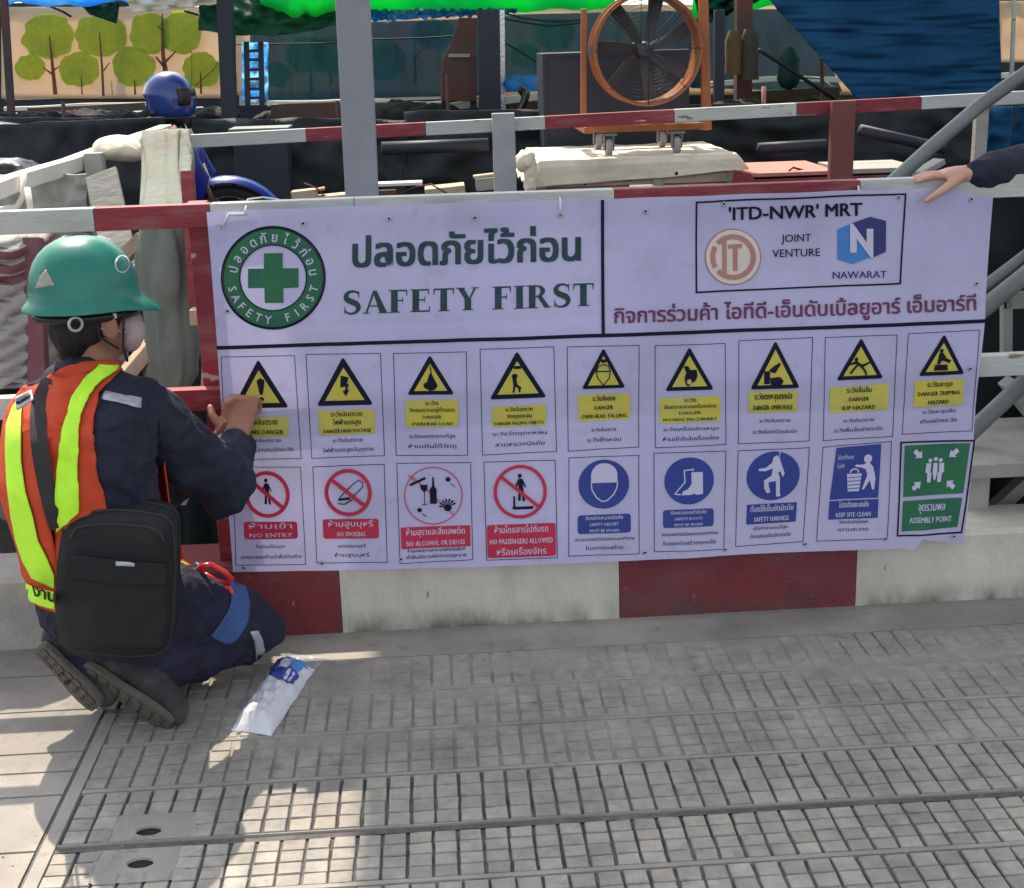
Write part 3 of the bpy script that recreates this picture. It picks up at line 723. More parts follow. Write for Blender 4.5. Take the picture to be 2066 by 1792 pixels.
class Panel(Pr):
    def __init__(s, q): super().__init__(); s.q = q
    def c(s, x, y):
        u, v = x/150, y/205; a, b_, c_, d_ = [Vector(t) for t in s.q]
        return tuple((1-u)*(1-v)*a+u*(1-v)*b_+u*v*c_+(1-u)*v*d_)
    def P(s, pts, m, lay=1): return s.poly([s.c(*t) for t in pts], m, lay)
    def Ln(s, pts, w, m, lay=1, closed=False): return s.line([s.c(*t) for t in pts], w, m, lay, closed)
    def T(s, str_, xc, w, y, h, m, lay=3, bold=.01, res=1): return s.text(str_, xc-w/2, xc+w/2, y, y, h, m, lay, bold, res, fn=s.c)
    def frame(s, w=1.3):
        a = [(0,0),(150,0),(150,205),(0,205)]
        j = random.Random(str(s.q)); return s.Ln([(x+j.uniform(-1,1), y+j.uniform(-1,1)) for x, y in a], w, 'ink', 1, True)
    def tri(s, xc, yt, hw, yb, w=9):
        def rnd(pts, r):
            o = []
            for i in range(3):
                p0, p1, p2 = Vector(pts[i-1]), Vector(pts[i]), Vector(pts[(i+1) % 3]); d0 = (p0-p1).normalized(); d2 = (p2-p1).normalized()
                for t in (0, .25, .5, .75, 1): o.append(tuple((1-t)**2*(p1+d0*r)+2*t*(1-t)*p1+t*t*(p1+d2*r)))
            return o
        s.P(rnd([(xc, yt-4), (xc+hw+4, yb), (xc-hw-4, yb)], 7), 'ink', 1)
        s.P([(xc, yt+w*1.75), (xc+hw-w*1.35, yb-w), (xc-hw+w*1.35, yb-w)], 'yellow', 2)
    def ybox(s, x0, x1, y0, y1, lines):
        s.P([(x0, y0+1), (x1, y0), (x1-.5, y1), (x0+.5, y1+1)], 'yellow', 1); n = len(lines); hh_ = (y1-y0)/n
        for i, (t, w) in enumerate(lines): s.T(t, (x0+x1)/2, w*(x1-x0), y0+hh_*(i+.78), hh_*.46, 'ink', 2, .03)
    def rr(s, x0, x1, y0, y1, m, r=6, lay=1):
        o = []
        for cx_, cy_, a in ((x1-r, y0+r, -90), (x1-r, y1-r, 0), (x0+r, y1-r, 90), (x0+r, y0+r, 180)):
            o += [(cx_+r*cos(radians(a+t)), cy_+r*sin(radians(a+t))) for t in (0, 30, 60, 90)]
        s.P(o, m, lay)
    def bar_(s, x0, x1, y0, y1, m, lines, r=6):
        s.rr(x0, x1, y0, y1, m, r); n = len(lines); hh_ = (y1-y0)/n
        for i, (t, w) in enumerate(lines): s.T(t, (x0+x1)/2, w*(x1-x0), y0+hh_*(i+.76), hh_*.46, 'paper', 2, .02)
    def foot(s, l1, w1, y1, l2, w2, y2):
        s.T(l1, 76, w1, y1+3, 5.5, 'ink', 1, .015); s.T(l2, 76, w2, y2+3, 6, 'ink', 1, .015)
    def no(s, cx_, cy_, r, w, lay=3, bar=True):
        s.Ln(circ(cx_, cy_, r-w/2, r-w/2, 48), w*.97, 'redink', lay, True)
        if bar: a = radians(40); s.Ln([(cx_-(r-w/2)*cos(a), cy_-(r-w/2)*sin(a)), (cx_+(r-w/2)*cos(a), cy_+(r-w/2)*sin(a))], w, 'redink', lay+1)
D = 'ระวังอันตราย'
def man(p, x, y, s, m, lay=3, lean=0):      # little standing figure
    p.P(circ(x, y, 4.2*s, 4.6*s, 14), m, lay)
    p.P([(x-3*s, y+6*s), (x+5*s, y+6*s), (x+8*s, y+12*s), (x+13*s, y+24*s), (x+10.5*s, y+25*s), (x+6*s, y+17*s), (x+7*s, y+29*s), (x-3*s, y+29*s), (x-3*s, y+17*s), (x-9*s, y+25*s), (x-11*s, y+23*s), (x-6*s, y+12*s)], m, lay)
    p.P([(x-3*s, y+28*s), (x+1.6*s, y+28*s), (x+.6*s, y+52*s), (x-5*s, y+52*s)], m, lay)
    p.P([(x+2*s, y+28*s), (x+7*s, y+28*s), (x+10*s, y+53*s), (x+5*s, y+53*s)], m, lay)
labels = []
def P_(i, bottom=False):
    p = Panel((bot_q if bottom else top_q)[i]); p.frame(); return p
def done(p, lab): p.build('notice', ban, label=lab)
p = P_(0); p.tri(75, 10, 53, 103, 10); p.P([(70, 48), (78, 43), (86, 48), (84, 62), (81, 76), (75, 76), (72, 60)], 'ink', 3); p.P(circ(78, 85, 5, 4), 'ink', 3)
p.ybox(20, 129, 121, 160, [(D, .6), ('BEWARE DANGER', .8)]); p.foot(D, 70, 169, 'โปรดใช้ความระมัดระวัง', 120, 187); done(p, 'notice with a yellow exclamation mark triangle')
p = P_(1); p.tri(74, 9, 54, 102, 10); p.P([(68, 42), (84, 46), (80, 58), (84, 60), (80, 70), (84, 71), (77, 84), (70, 73), (75, 72), (77, 64), (66, 66)], 'ink', 3)
p.ybox(18, 134, 111, 160, [(D, .55), ('ไฟฟ้าแรงสูง', .5), ('DANGER HIGH VOLTAGE', .84)]); p.foot(D, 62, 172, 'ไฟฟ้าแรงสูงอันตราย', 105, 191); done(p, 'notice with a yellow lightning arrow triangle')
p = P_(2); p.tri(75, 8, 45, 84, 8); p.Ln([(75, 26), (77, 40), (74, 50)], 2.4, 'ink', 3); p.P([(74, 40), (79, 44), (90, 66), (84, 74), (74, 76), (62, 70), (60, 62), (68, 58)], 'ink', 3)
p.ybox(22, 131, 94, 148, [('ระวัง', .25), ('วัตถุแขวนอยู่ด้านบน', .86), ('DANGER', .36), ('OVERHEAD LOAD', .8)]); p.foot('ระวังของตกจากที่สูง', 96, 167, 'ห้ามเดินใต้วัตถุ', 100, 187); done(p, 'notice with a yellow triangle of a hanging load')
p = P_(3); p.tri(75, 9, 54, 98, 9); p.P([(66, 34), (84, 34), (82, 40), (68, 40)], 'ink', 3); p.P(circ(69, 54, 6, 5), 'ink', 3); p.P([(64, 56), (72, 56), (74, 70), (82, 76), (79, 86), (76, 84), (76, 78), (70, 74), (68, 86), (64, 86), (66, 72)], 'ink', 3)
p.ybox(21, 131, 112, 152, [(D, .5), ('วัตถุตกหล่น', .46), ('DANGER FALLING OBJECTS', .9)]); p.foot('ระวังวัตถุตกหล่น', 110, 166, 'สวมหมวกนิรภัย', 100, 187); done(p, 'notice with a yellow triangle of a bent walking figure')
p = P_(4); p.tri(76, 7, 42, 85, 7); p.P([(68, 26), (84, 26), (80, 33), (72, 33)], 'ink', 3); p.Ln([(60, 50), (64, 64), (76, 78), (88, 64), (90, 50), (86, 40), (76, 36), (66, 40)], 2.2, 'ink', 3, True); p.Ln([(61, 50), (90, 50)], 2.6, 'ink', 4)
p.ybox(22, 131, 96, 148, [('ระวังสิ่งของ', .44), ('DANGER', .36), ('OVERHEAD FALLING', .88)]); p.foot(D, 52, 167, 'ระวังศีรษะชน', 72, 187); done(p, 'notice with a yellow triangle of a helmeted head')
p = P_(5); p.tri(73, 7, 48, 92, 8); p.P([(60, 42), (70, 42), (74, 50), (88, 50), (90, 62), (86, 72), (76, 78), (70, 84), (64, 78), (62, 66), (66, 56)], 'ink', 3); p.P(circ(72, 74, 5, 5), 'yellow', 4)
p.ybox(9, 139, 105, 156, [('ระวัง', .2), ('อันตรายจากเครื่องจักร', .86), ('DANGER', .36), ('MOVING MACHINERY', .88)]); p.foot('ระวังเครื่องจักรหมุน', 118, 170, 'ห้ามเข้าใกล้เครื่องจักร', 120, 190); done(p, 'notice with a yellow triangle of a caught hand')
p = P_(6); p.tri(75, 6, 47, 98, 8); p.P([(52, 62), (64, 62), (64, 88), (52, 88)], 'ink', 3); p.P([(62, 60), (72, 52), (84, 46), (86, 50), (80, 58), (76, 66), (68, 66)], 'ink', 3); p.P([(64, 76), (84, 74), (92, 82), (88, 90), (66, 90)], 'ink', 3)
p.ybox(21, 122, 102, 145, [('ระวังตกหลุมตกบ่อ', .76), ('DANGER OPEN HOLE', .8)]); p.foot(D, 64, 162, 'ระวังช่องเปิดและบ่อ', 92, 184); done(p, 'notice with a yellow triangle of a figure at an edge')
p = P_(7); p.tri(75, 7, 46, 87, 8); p.P(circ(66, 46, 4, 4), 'ink', 3); p.Ln([(52, 56), (66, 52), (78, 60), (98, 52)], [3, 6, 6, 3], 'ink', 3); p.Ln([(76, 60), (84, 68), (88, 78)], 4, 'ink', 4); p.Ln([(70, 56), (60, 66), (54, 74)], 4, 'ink', 4)
p.ybox(12, 137, 99, 151, [('ระวังลื่นล้ม', .42), ('DANGER', .34), ('SLIP HAZARD', .58)]); p.foot(D, 66, 169, 'ระวังพื้นลื่นต่างระดับ', 105, 188); done(p, 'notice with a yellow triangle of a slipping figure')
p = P_(8); p.tri(76, 8, 45, 88, 8); p.P(circ(72, 38, 4, 4), 'ink', 3); p.P([(68, 42), (76, 42), (84, 54), (94, 58), (90, 64), (82, 60), (74, 58), (70, 66), (64, 64)], 'ink', 3); p.P([(60, 66), (86, 66), (88, 78), (58, 78)], 'ink', 3)
p.ybox(20, 126, 97, 150, [('ระวังสะดุด', .5), ('DANGER TRIPPING', .84), ('HAZARD', .42)]); p.foot('ระวังสะดุดล้ม', 72, 162, 'เดินอย่างระวัง', 78, 181); done(p, 'notice with a yellow triangle of a tripping figure')
# prohibition and order notices
p = P_(0, 1); p.no(74, 56, 49, 8); man(p, 72, 27, .95, 'ink', 2); p.bar_(20, 136, 114, 151, 'redink', [('ห้ามเข้า', .8), ('NO ENTRY', .8)]); p.foot('ห้ามเข้าก่อนได้รับอนุญาต', 62, 167, 'บุคคลภายนอกห้ามเข้าพื้นที่ก่อสร้าง', 130, 189); done(p, 'notice with a red ring over a standing figure')
p = P_(1, 1); p.no(73, 57, 50, 8); p.Ln([(52, 72), (60, 62), (84, 40), (96, 32), (104, 36), (104, 46), (92, 58), (72, 72), (54, 72)], 2, 'ink', 2, True); p.Ln([(50, 80), (64, 82), (82, 72)], 2.5, 'ink', 2); p.Ln([(52, 72), (76, 70)], 5, 'ink', 2); p.bar_(16, 135, 113, 154, 'redink', [('ห้ามสูบบุหรี่', .8), ('NO SMOKING', .5)]); p.foot('เขตปลอดบุหรี่', 60, 170, 'ห้ามสูบบุหรี่', 74, 189); done(p, 'notice with a red ring over a cigarette')
p = P_(2, 1); p.no(73, 67, 60, 2.2, bar=False); p.Ln([(31, 26), (113, 108)], 2, 'redink', 2)
p.Ln([(26, 44), (58, 30)], 5, 'ink', 3); p.Ln([(24, 24), (36, 36), (44, 40)], 2, 'redink', 3); p.P([(72, 28), (75, 28), (76, 48), (80, 54), (80, 84), (66, 84), (66, 54), (71, 48)], 'ink', 3); p.P([(46, 44), (62, 44), (61, 54), (55, 60), (49, 54)], 'ink', 3); p.Ln([(55, 58), (55, 84)], 1.6, 'ink', 3); p.Ln([(50, 85), (60, 85)], 1.6, 'ink', 3)
for a in range(7): r_ = radians(180+a*26); p.P([(102, 90), (102+16*cos(r_)-2*sin(r_), 90+14*sin(r_)+2*cos(r_)), (102+19*cos(r_), 90+17*sin(r_)), (102+16*cos(r_)+2*sin(r_), 90+14*sin(r_)-2*cos(r_))], 'ink', 3)
p.P(circ(102, 93, 8, 7), 'ink', 3)
p.P(circ(104, 34, 5, 5), 'ink', 3); p.P(circ(44, 96, 5, 4.5), 'ink', 3); p.Ln([(50, 104), (58, 110)], 2, 'ink', 3); p.Ln([(108, 42), (118, 50)], 1.4, 'ink', 3)
p.bar_(4, 147, 131, 175, 'redink', [('ห้ามสุราและสิ่งเสพติด', .84), ('NO ALCOHOL OR DRUGS', .84)], 1); p.foot('ห้ามเสพสุราและยาเสพติดในพื้นที่', 118, 180, 'ฝ่าฝืนมีความผิดตามกฎหมาย', 124, 193); done(p, 'notice with a thin red ring over a bottle, glass and leaf')
p = P_(3, 1); p.no(75, 63, 56, 7); man(p, 75, 30, 1.0, 'ink', 2); p.Ln([(62, 72), (62, 98), (100, 98)], 4, 'ink', 2); p.P([(58, 94), (102, 94), (102, 99), (58, 99)], 'ink', 2); p.bar_(3, 148, 131, 201, 'redink', [('ห้ามโดยสารไปกับรถ', .78), ('NO PASSENGERS ALLOWED', .92), ('หรือเครื่องจักร', .72)]); done(p, 'notice with a red ring over a figure on a machine')
p = P_(4, 1); p.P(circ(75, 58, 54, 51, 48), 'blue', 1); p.P([(48, 52)]+circ(76, 40, 28, 26, 20, pi, 2*pi)+[(104, 52), (107, 55), (46, 55)], 'paper', 2); p.Ln([(48, 56), (50, 70), (60, 86), (72, 94), (82, 92), (96, 80), (103, 66), (104, 56)], 2.4, 'paper', 2)
p.bar_(19, 132, 121, 160, 'blue', [('ต้องสวมหมวกนิรภัย', .7), ('SAFETY HELMET', .55), ('MUST BE WORN', .55)]); p.foot('สวมหมวกนิรภัยตลอดเวลาทำงาน', 126, 172, 'ในเขตก่อสร้าง', 80, 191); done(p, 'notice with a blue disc of a helmeted head')
p = P_(5, 1); p.P(circ(74, 60, 52, 49, 48), 'blue', 1); p.P([(78, 42), (102, 42), (103, 76), (103, 88), (88, 89), (86, 86), (78, 89), (58, 89), (60, 82), (72, 76), (79, 66)], 'paper', 2); p.Ln([(82, 36), (63, 38), (65, 62), (44, 86), (56, 88)], 2.4, 'paper', 2); p.Ln([(82, 34), (82, 40)], 2, 'paper', 2)
p.bar_(19, 127, 119, 156, 'blue', [('ต้องสวมรองเท้านิรภัย', .7), ('SAFETY BOOTS', .55), ('MUST BE WORN', .55)]); p.foot('สวมรองเท้านิรภัยตลอดเวลาทำงาน', 120, 170, 'ในเขตก่อสร้างทุกครั้ง', 114, 189); done(p, 'notice with a blue disc of boots')
p = P_(6, 1); p.P(circ(76, 57, 57, 53, 48), 'blue', 1); p.P([(75, 16), (82, 12), (88, 20), (94, 36), (100, 52), (96, 60), (90, 46), (86, 50), (90, 60), (92, 94), (94, 102), (84, 102), (82, 68), (66, 70), (68, 82), (72, 92), (64, 94), (58, 84), (56, 66), (72, 56), (74, 40), (58, 46), (44, 44), (44, 40), (60, 38), (72, 28)], 'paper', 2); p.Ln([(88, 4), (87, 20)], 1.6, 'paper', 2)
p.bar_(22, 131, 117, 160, 'blue', [('ต้องใช้เข็มขัดนิรภัย', .86), ('SAFETY HARNESS', .7)], 1); p.foot('เมื่อทำงานบนที่สูง', 76, 170, 'ต้องสวมเข็มขัดนิรภัย', 90, 187); done(p, 'notice with a blue disc of a figure in a harness')
p = P_(7, 1); p.P([(30, 4), (128, 3), (126, 116), (22, 116)], 'blue', 1); p.T('โปรดทิ้งขยะ', 52, 36, 30, 7, 'paper', 2); p.T('ในถัง', 42, 16, 48, 7, 'paper', 2); p.P(circ(100, 32, 9, 9, 20), 'paper', 2)
p.P([(94, 42), (104, 40), (112, 50), (118, 74), (116, 98), (112, 98), (106, 78), (94, 97), (90, 96), (100, 66), (96, 54), (86, 50), (72, 47), (74, 43), (90, 44)], 'paper', 2)
p.P([(56, 62), (88, 62), (84, 100), (60, 100)], 'paper', 2)
for i in range(4): p.Ln([(57+i*.8, 70+i*8), (88-i, 69+i*8)], 1.4, 'blue', 3)
p.Ln(circ(72, 60, 9, 8, 10, pi, 2*pi), 3, 'paper', 2)
p.bar_(22, 127, 119, 159, 'blue', [('โปรดทิ้งขยะลงถัง', .6), ('KEEP SITE CLEAN', .7)], 1); p.foot('โปรดช่วยกันรักษา', 60, 166, 'ความสะอาด', 64, 182); done(p, 'notice with a blue panel of a figure dropping litter')
p = P_(8, 1); p.frame(3.4); p.P([(8, 8), (143, 6), (141, 117), (9, 120)], 'green', 1); p.P([(9, 129), (140, 126), (138, 192), (10, 196)], 'green', 1)
for ax, ay, dx, dy in ((42, 32, 1, 1), (106, 32, -1, 1), (42, 92, 1, -1), (106, 92, -1, -1)):
    p.P([(ax+4*dx, ay+4*dy), (ax-12*dx, ay+4*dy), (ax-8*dx, ay), (ax-16*dx, ay-8*dy), (ax-10*dx, ay-16*dy), (ax-2*dx, ay-8*dy), (ax+2*dx, ay-12*dy)], 'paper', 2)
for dx, s_ in ((-11, 1), (11, 1), (0, 1.05)): p.P(circ(74+dx, 42-(3 if dx == 0 else 0), 4.5, 4.5, 12), 'paper', 3+(dx == 0)); p.P([(66+dx, 48), (82+dx, 48), (83+dx, 68), (79+dx, 70), (78+dx, 90), (70+dx, 90), (69+dx, 70), (65+dx, 68)], 'paper' if dx else 'green', 3+(dx == 0))
p.P([(70, 47), (78, 47), (79, 66), (76, 84), (72, 84), (69, 66)], 'paper', 5)
p.T('จุดรวมพล', 74, 60, 152, 14, 'paper', 2, .02, 2); p.T('ASSEMBLY POINT', 74, 96, 178, 12, 'paper', 2, .02, 2); done(p, 'green notice of a gathered group with four arrows')
# eyelets, holes and ties
def eyelet(px, py, dark=False, r=.0065):
    c = onb(px, py, 0)+Vector((0, -.003, 0)); b = MB(); Mx = Matrix.Rotation(pi/2, 3, 'X')
    b.lathe([(r*.45, -.001), (r*.5, .0018), (r*.85, .0022), (r, .0008), (r, -.001)], c, Mx, 16, caps=False); b.build('eyelet', M['metal'], ban, smooth=True)
    b = MB(); b.lathe([(0.0001, -.0002), (r*.5, -.0002)], c, Mx, 12, caps=False); b.build('eyelet_hole', M['ink'], ban)
for q in [(448, 457), (612, 451), (785, 441), (958, 440), (1131, 434), (1303, 427), (1461, 412), (1960, 402), (1972, 573), (1957, 744), (1811, 398), (492, 1146), (650, 1135), (809, 1127), (1300, 1113), (1462, 1108), (1624, 1098), (1786, 1086), (1925, 1083), (459, 628)]: eyelet(*q)
def tie(pts, w=.004, nm='cable_tie'):
    b = MB(); b.tube(pts, w, 6, flat=.4, up=(0, -1, 0)); return b.build(nm, M['tie'], ban, smooth=True)
e = onb(448, 457, 0)
tie([e+Vector((0, -.004, 0)), e+Vector((.02, -.006, .03)), at(492, 432, -.03), at(497, 418, -.012), at(498, 412, .03), at(500, 402, .035)], .0035)
tie([at(500, 402, .03), at(530, 398, .03), at(560, 402, .045), at(590, 412, .06)], .002)
e = onb(1131, 434, 0)
tie([e+Vector((0, -.004, 0)), at(1131, 408, -.036), at(1130, 400, -.01), at(1126, 394, .02), at(1122, 384, .02)], .003)
tie([onb(1735, 386, 0), at(1732, 376, -.01), at(1731, 372, .03)], .003)
# ------------------------------------------------------------------ the building site behind
SZ = .50
b = MB()
def terr(u, v):
    x = -14+30*u; y = 2.3+26*v; return (x, y, SZ+.03*noise.noise(Vector((x, y, 0)))-(.55 if v < .001 else 0))
b.grid(terr, 90, 80)
tag(b.build('site_ground', M['soil'], smooth=True), kind='structure')
# unseen deck added overhead to shade the right-hand side of the place
DX = -.22-.20*6; deck = MB(); deck.box((DX+7, 3.6, 6.35), (14, 4.2, .7)); deck.box((DX+7, 1.63, 6.95), (14, .25, .5)); deck.box((DX+7, 5.57, 6.95), (14, .25, .5))
dk = thing('added_shade_deck', (5.6, 3.6, 6), 'unseen concrete deck on columns, added to shade the banner and paving', 'shade blocker'); deck.build('deck_slab', M['greyk'], dk, bevel=.02)
for x in (4.6, 11.5):
    b = MB(); b.tube([(x, 3.9, .3), (x, 3.9, 6.05)], .38, 20); b.build('column', M['greyk'], dk, smooth=40)
# rear fence
YR = 2.6
rf = thing('barrier_fence', (at(1000, 400, YR).x, YR, SZ), 'red and white timber barrier farther back, in front of the big fan', 'fence')
rt = at(980, 243, YR).z; mr = mpp(YR, 250)
railsec(rf, [X(352, 250, YR)]+[X(q, 240, YR) for q in (615, 858, 1100, 1361, 1607, 1858, 2110)]+[3.4], YR, rt-.056, rt, .042,
        [M['white'], M['red'], M['white'], M['red'], M['white'], M['red'], M['white'], M['red']], slope=.018)
post(rf, X(1017, 300, YR-.03), YR-.03, .35, rt+.03, .098, .045, M['postw'])
post(rf, X(1697, 300, YR-.03), YR-.03, .35, rt+.035, .104, .045, M['rust'])
post(rf, X(1975, 300, YR+.05), YR+.05, .35, rt, .055, .045, M['greywood'])
post(rf, X(349, 300, YR-.03), YR-.03, .35, rt+.012, .055, .06, M['red'], lean=-.0)
# side fence on the left
sf = thing('side_fence', (-1.5, 1.7, 0), 'white timber rail, sunlight in its colour, running back on the left to a red post', 'fence')
a_, b_ = at(-30, 392, .75), at(336, 262, 2.55)
b = MB(); b.bar(a_, b_, .055, .05, seg=8, wob=.006); b.build('rail', M['whiteb'], sf, bevel=.003)  # brighter white than the front rail: sunlit top put into the colour
c1 = at(190, 308, 1.5)
b = MB(); b.bar((c1.x, c1.y, 0), c1, .062, .06, up=(0, 1, 0), seg=4, wob=.004); b.build('post', M['greywood'], sf, bevel=.004)
b = MB(); b.bar(at(378, 346, .55), at(398, 640, .45), .036, .036, up=(0, 1, 0)); b.build('post', M['red'], sf, bevel=.003)
b = MB(); b.bar(at(352, 268, 1.9), at(378, 420, 1.2), .045, .05, up=(0, 1, 0)); b.build('brace', M['red'], sf, bevel=.003)
# tall grey post
b = MB(); b.bar(at(727, 480, .5)+Vector((0, 0, -.9)), at(709, -60, .5), .094, .07, up=(0, 1, 0), seg=8)
o = b.build('steel_post', M['post'], bevel=.004); tag(o, 'tall plain grey square post rising behind the left half of the banner', 'post')
# ---- left: sacks, canvas, planks
def sack(name, px0, px1, py0, py1, Y, dep, m, label, cat, band=None, seed=0, group=None):
    """slumped woven bulk bag: bulging sides with horizontal folds"""
    x0, x1 = at(px0, (py0+py1)/2, Y).x, at(px1, (py0+py1)/2, Y).x; z1 = at((px0+px1)/2, py0, Y).z; z0 = at((px0+px1)/2, py1, Y).z
    th = thing(name, ((x0+x1)/2, Y, z0), label, cat, group); b = MB(); rings = []; n = 44; nz = 60
    for j in range(nz+1):
        t = j/nz; z = z0+(z1-z0)*t; env = min(1, (t/.06)**.5 if t < .06 else 1)*(1 if t < .9 else sqrt(max(0, 1-((t-.9)/.1)**2))*.75+.25)
        rg = []
        for k in range(n):
            a = 2*pi*k/n; ca, sa = cos(a), sin(a); r_ = (abs(ca)**3+abs(sa)**3)**(-1/3)
            p = Vector((ca*3, sa*3, z*4+seed)); fold = -.17*(1-abs(sin(z*62+4.5*noise.noise(Vector((ca*1.2, sa*1.2, seed)))+3.2*noise.noise(Vector((ca*1.5, sa*1.5, z*4+seed))))))**2.5*(.7+.9*noise.noise(p*.7))
            rr = r_*env*(1+.08*noise.noise(p*.5))+fold*env
            rg.append(Vector(((x0+x1)/2+ca*rr*(x1-x0)/2+.02*noise.noise(p), Y+dep/2+sa*rr*dep/2, z+.012*noise.noise(p*1.3))))
        rings.append(rg)
    b.loft(rings, True); 
    if band:
        nf = len(b.f)
        for i in range(nz):
            t = (i+.5)/nz
            if any(q0 < t < q1 for q0, q1 in band):
                for k in range(n): b.m[i*n+k] = 1
    b.build('sack_body', [m, M['bulkred']], th, smooth=True); return th
sack('bulk_bag', -190, 60, 478, 812, .35, .55, M['bulk'], 'slumped white woven bulk bag with maroon bands at the far left', 'bulk bag', band=[(.70, .75), (.77, .82), (.85, .90)], seed=3)
sack('bulk_bag', 55, 215, 500, 840, .62, .4, M['bulk'], 'plain white woven bulk bag behind the kneeling worker', 'bulk bag', seed=8)
def drape(name, px0, px1, py0, py1, Y, m, label, cat, folds=9, amp=.03, taper=0, thick=.006, seed=0, th=None):
    def fn(u, v):
        p = at(px0+(px1-px0)*u+taper*(v-.5)*(u-.5), py0+(py1-py0)*v, Y)
        w = sin(u*folds*2*pi+2.5*noise.noise(Vector((u*3, v*2.2, seed))))*amp*(.35+.65*v)+.04*noise.noise(Vector((u*4, v*5, seed+4)))
        return p+Vector((.01*noise.noise(Vector((v*5, u*3, seed))), w, .02*noise.noise(Vector((u*5, 1, seed)))*(v > .95)))
    b = MB(); b.grid(fn, 70, 60); o = b.build(name, m, th, smooth=True); s = o.modifiers.new('t', 'SOLIDIFY'); s.thickness = thick
    if th is None: tag(o, label, cat)
    return o
# canvas wrapped round a timber post
th = thing('wrapped_post', at(340, 780, .45), 'grey green canvas wrapped in long folds round a post beside the red fence post', 'post')
rings = []; b = MB()
for j in range(50):
    t = j/49; py = 262+530*t; Y = .55 if t > .3 else .55+.55*(.3-t)/.3
    c = at(341-8*(1-t)+(4*sin(t*9)), py, Y); rg = []
    for k in range(48):
        a = 2*pi*k/48; f = 1+.16*sin(a*7+3*noise.noise(Vector((a, t*3, 0)))*2)+.22*noise.noise(Vector((cos(a)*2, sin(a)*2, t*5)))+.05*noise.noise(Vector((cos(a)*5, sin(a)*5, t*22)))
        sx = (.066+.012*t)*(1 if t < .93 else 1-(t-.93)*6); rg.append(c+Vector((cos(a)*sx*f, sin(a)*.055*f, 0)))
    rings.append(rg)
b.loft(rings, True); b.build('canvas_wrap', M['greentarp2'], th, smooth=True)
b = MB(); b.bar(at(335, 792, .55)+Vector((0, 0, -.35)), at(338, 520, .55), .06, .06, up=(0, 1, 0)); b.build('timber_core', M['greywood'], th)
# white sack slumped over the side rail
b = MB(); c = at(245, 300, 1.7); b.ell(c, (.095, .0, -.01), (0, .16, 0), (.0, 0, .045), 32, 18); b.ell(c+Vector((.07, .08, .025)), (.09, 0, .02), (0, .12, 0), (0, 0, .03), 28, 14)
me = remesh(b, .008, 6, (.007, (9, 9, 14))); setmats(me, M['sheet']); tag(link('sandbag', me), 'small sunlit white sack slumped over the side rail by the red post', 'sandbag')
b = MB(); b.tube([at(262, 285, 2.0), at(300, 300, 1.9), at(335, 298, 2.0), at(345, 284, 2.2)], [.012, .02, .016, .012], 10); tag(b.build('cloth_strip', M['sheet'], smooth=True), 'pale cloth strip tied along the side rail below the red post', 'cloth')
def board(name, p0, p1, w, h, m, label, cat, up=(0, 0, 1), group=None, seg=4):
    b = MB(); b.bar(p0, p1, w, h, up=up, seg=seg, wob=.004); o = b.build(name, m, bevel=min(.003, h/4)); return tag(o, label, cat, group)
board('plywood_sheet', at(205, 350, 1.2), at(250, 560, .9), .11, .015, M['greywood'], 'grey plywood offcut leaning below the white sack', 'board', up=(0, 1, 0))
board('timber_plank', at(225, 545, .8), at(292, 478, .75), .05, .04, M['tan'], 'sunlit pale plank slanting up behind the green helmet', 'plank')
board('timber_plank', at(255, 756, .5), at(322, 676, .55), .05, .04, M['tan'], 'sunlit pale plank slanting up in front of the worker mask', 'plank')
board('timber_plank', at(215, 600, .9), at(330, 525, .9), .09, .03, M['greywood'], 'grey plank lying under the sunlit planks behind the helmet', 'plank')
board('timber_plank', at(268, 541, .7), at(300, 533, .72), .03, .015, M['white'], 'thin white batten between the helmet and the wrapped post', 'plank')
board('timber_plank', at(385, 637, .35), at(445, 637, .35), .05, .045, M['tan'], 'short sunlit timber end showing between red post and banner', 'plank')
board('timber_plank', at(66, 480, .5), at(80, 800, .4), .05, .05, M['bulkred'], 'upright faded maroon timber left of the green helmet', 'plank', up=(0, 1, 0))
board('timber_plank', at(140, 640, 1.0), at(330, 560, 1.1), .12, .03, M['greywood'], 'broad grey plank lying in the dark behind the worker head', 'plank')
b = MB(); P0 = [at(q, w_, .42) for q, w_ in ((408, 712), (428, 694), (470, 700), (470, 800), (404, 800))]; b.prism(P0, (0, .012, 0))
tag(b.build('cardboard_piece', M['tan']), 'brown cardboard piece standing behind the left edge of the banner', 'cardboard')
# grey metal can / chair frame at far left
b = MB(); b.tube([at(-10, 425, .9), at(34, 418, .9), at(47, 395, .9), at(48, 345, .95)], .010, 8); b.tube([at(55, 380, .9), at(64, 440, .85)], .010, 8)
tag(b.build('bent_pipe', M['whiteb'], smooth=True), 'bent pale pipe hooked under the side rail at the far left', 'pipe')
drape('canvas_sheet', -40, 175, 352, 480, 1.3, M['bulk'], 'dusty pale canvas hanging below the side rail at the far left', 'canvas', 3, .03, seed=2)
drape('dark_backing', -60, 300, 470, 860, 1.5, M['tarpdark'], 'black backing sheet darkening the gap behind the worker', 'backing sheet', 4, .04, seed=12)  # dark sheet that fills the gap with black
drape('dark_backing', 280, 480, 430, 1300, .75, M['tarpdark'], 'black backing sheet added to darken the gap behind the wrapped post', 'backing sheet', 3, .04, seed=13)  # dark sheet added in place of the shade in this gap
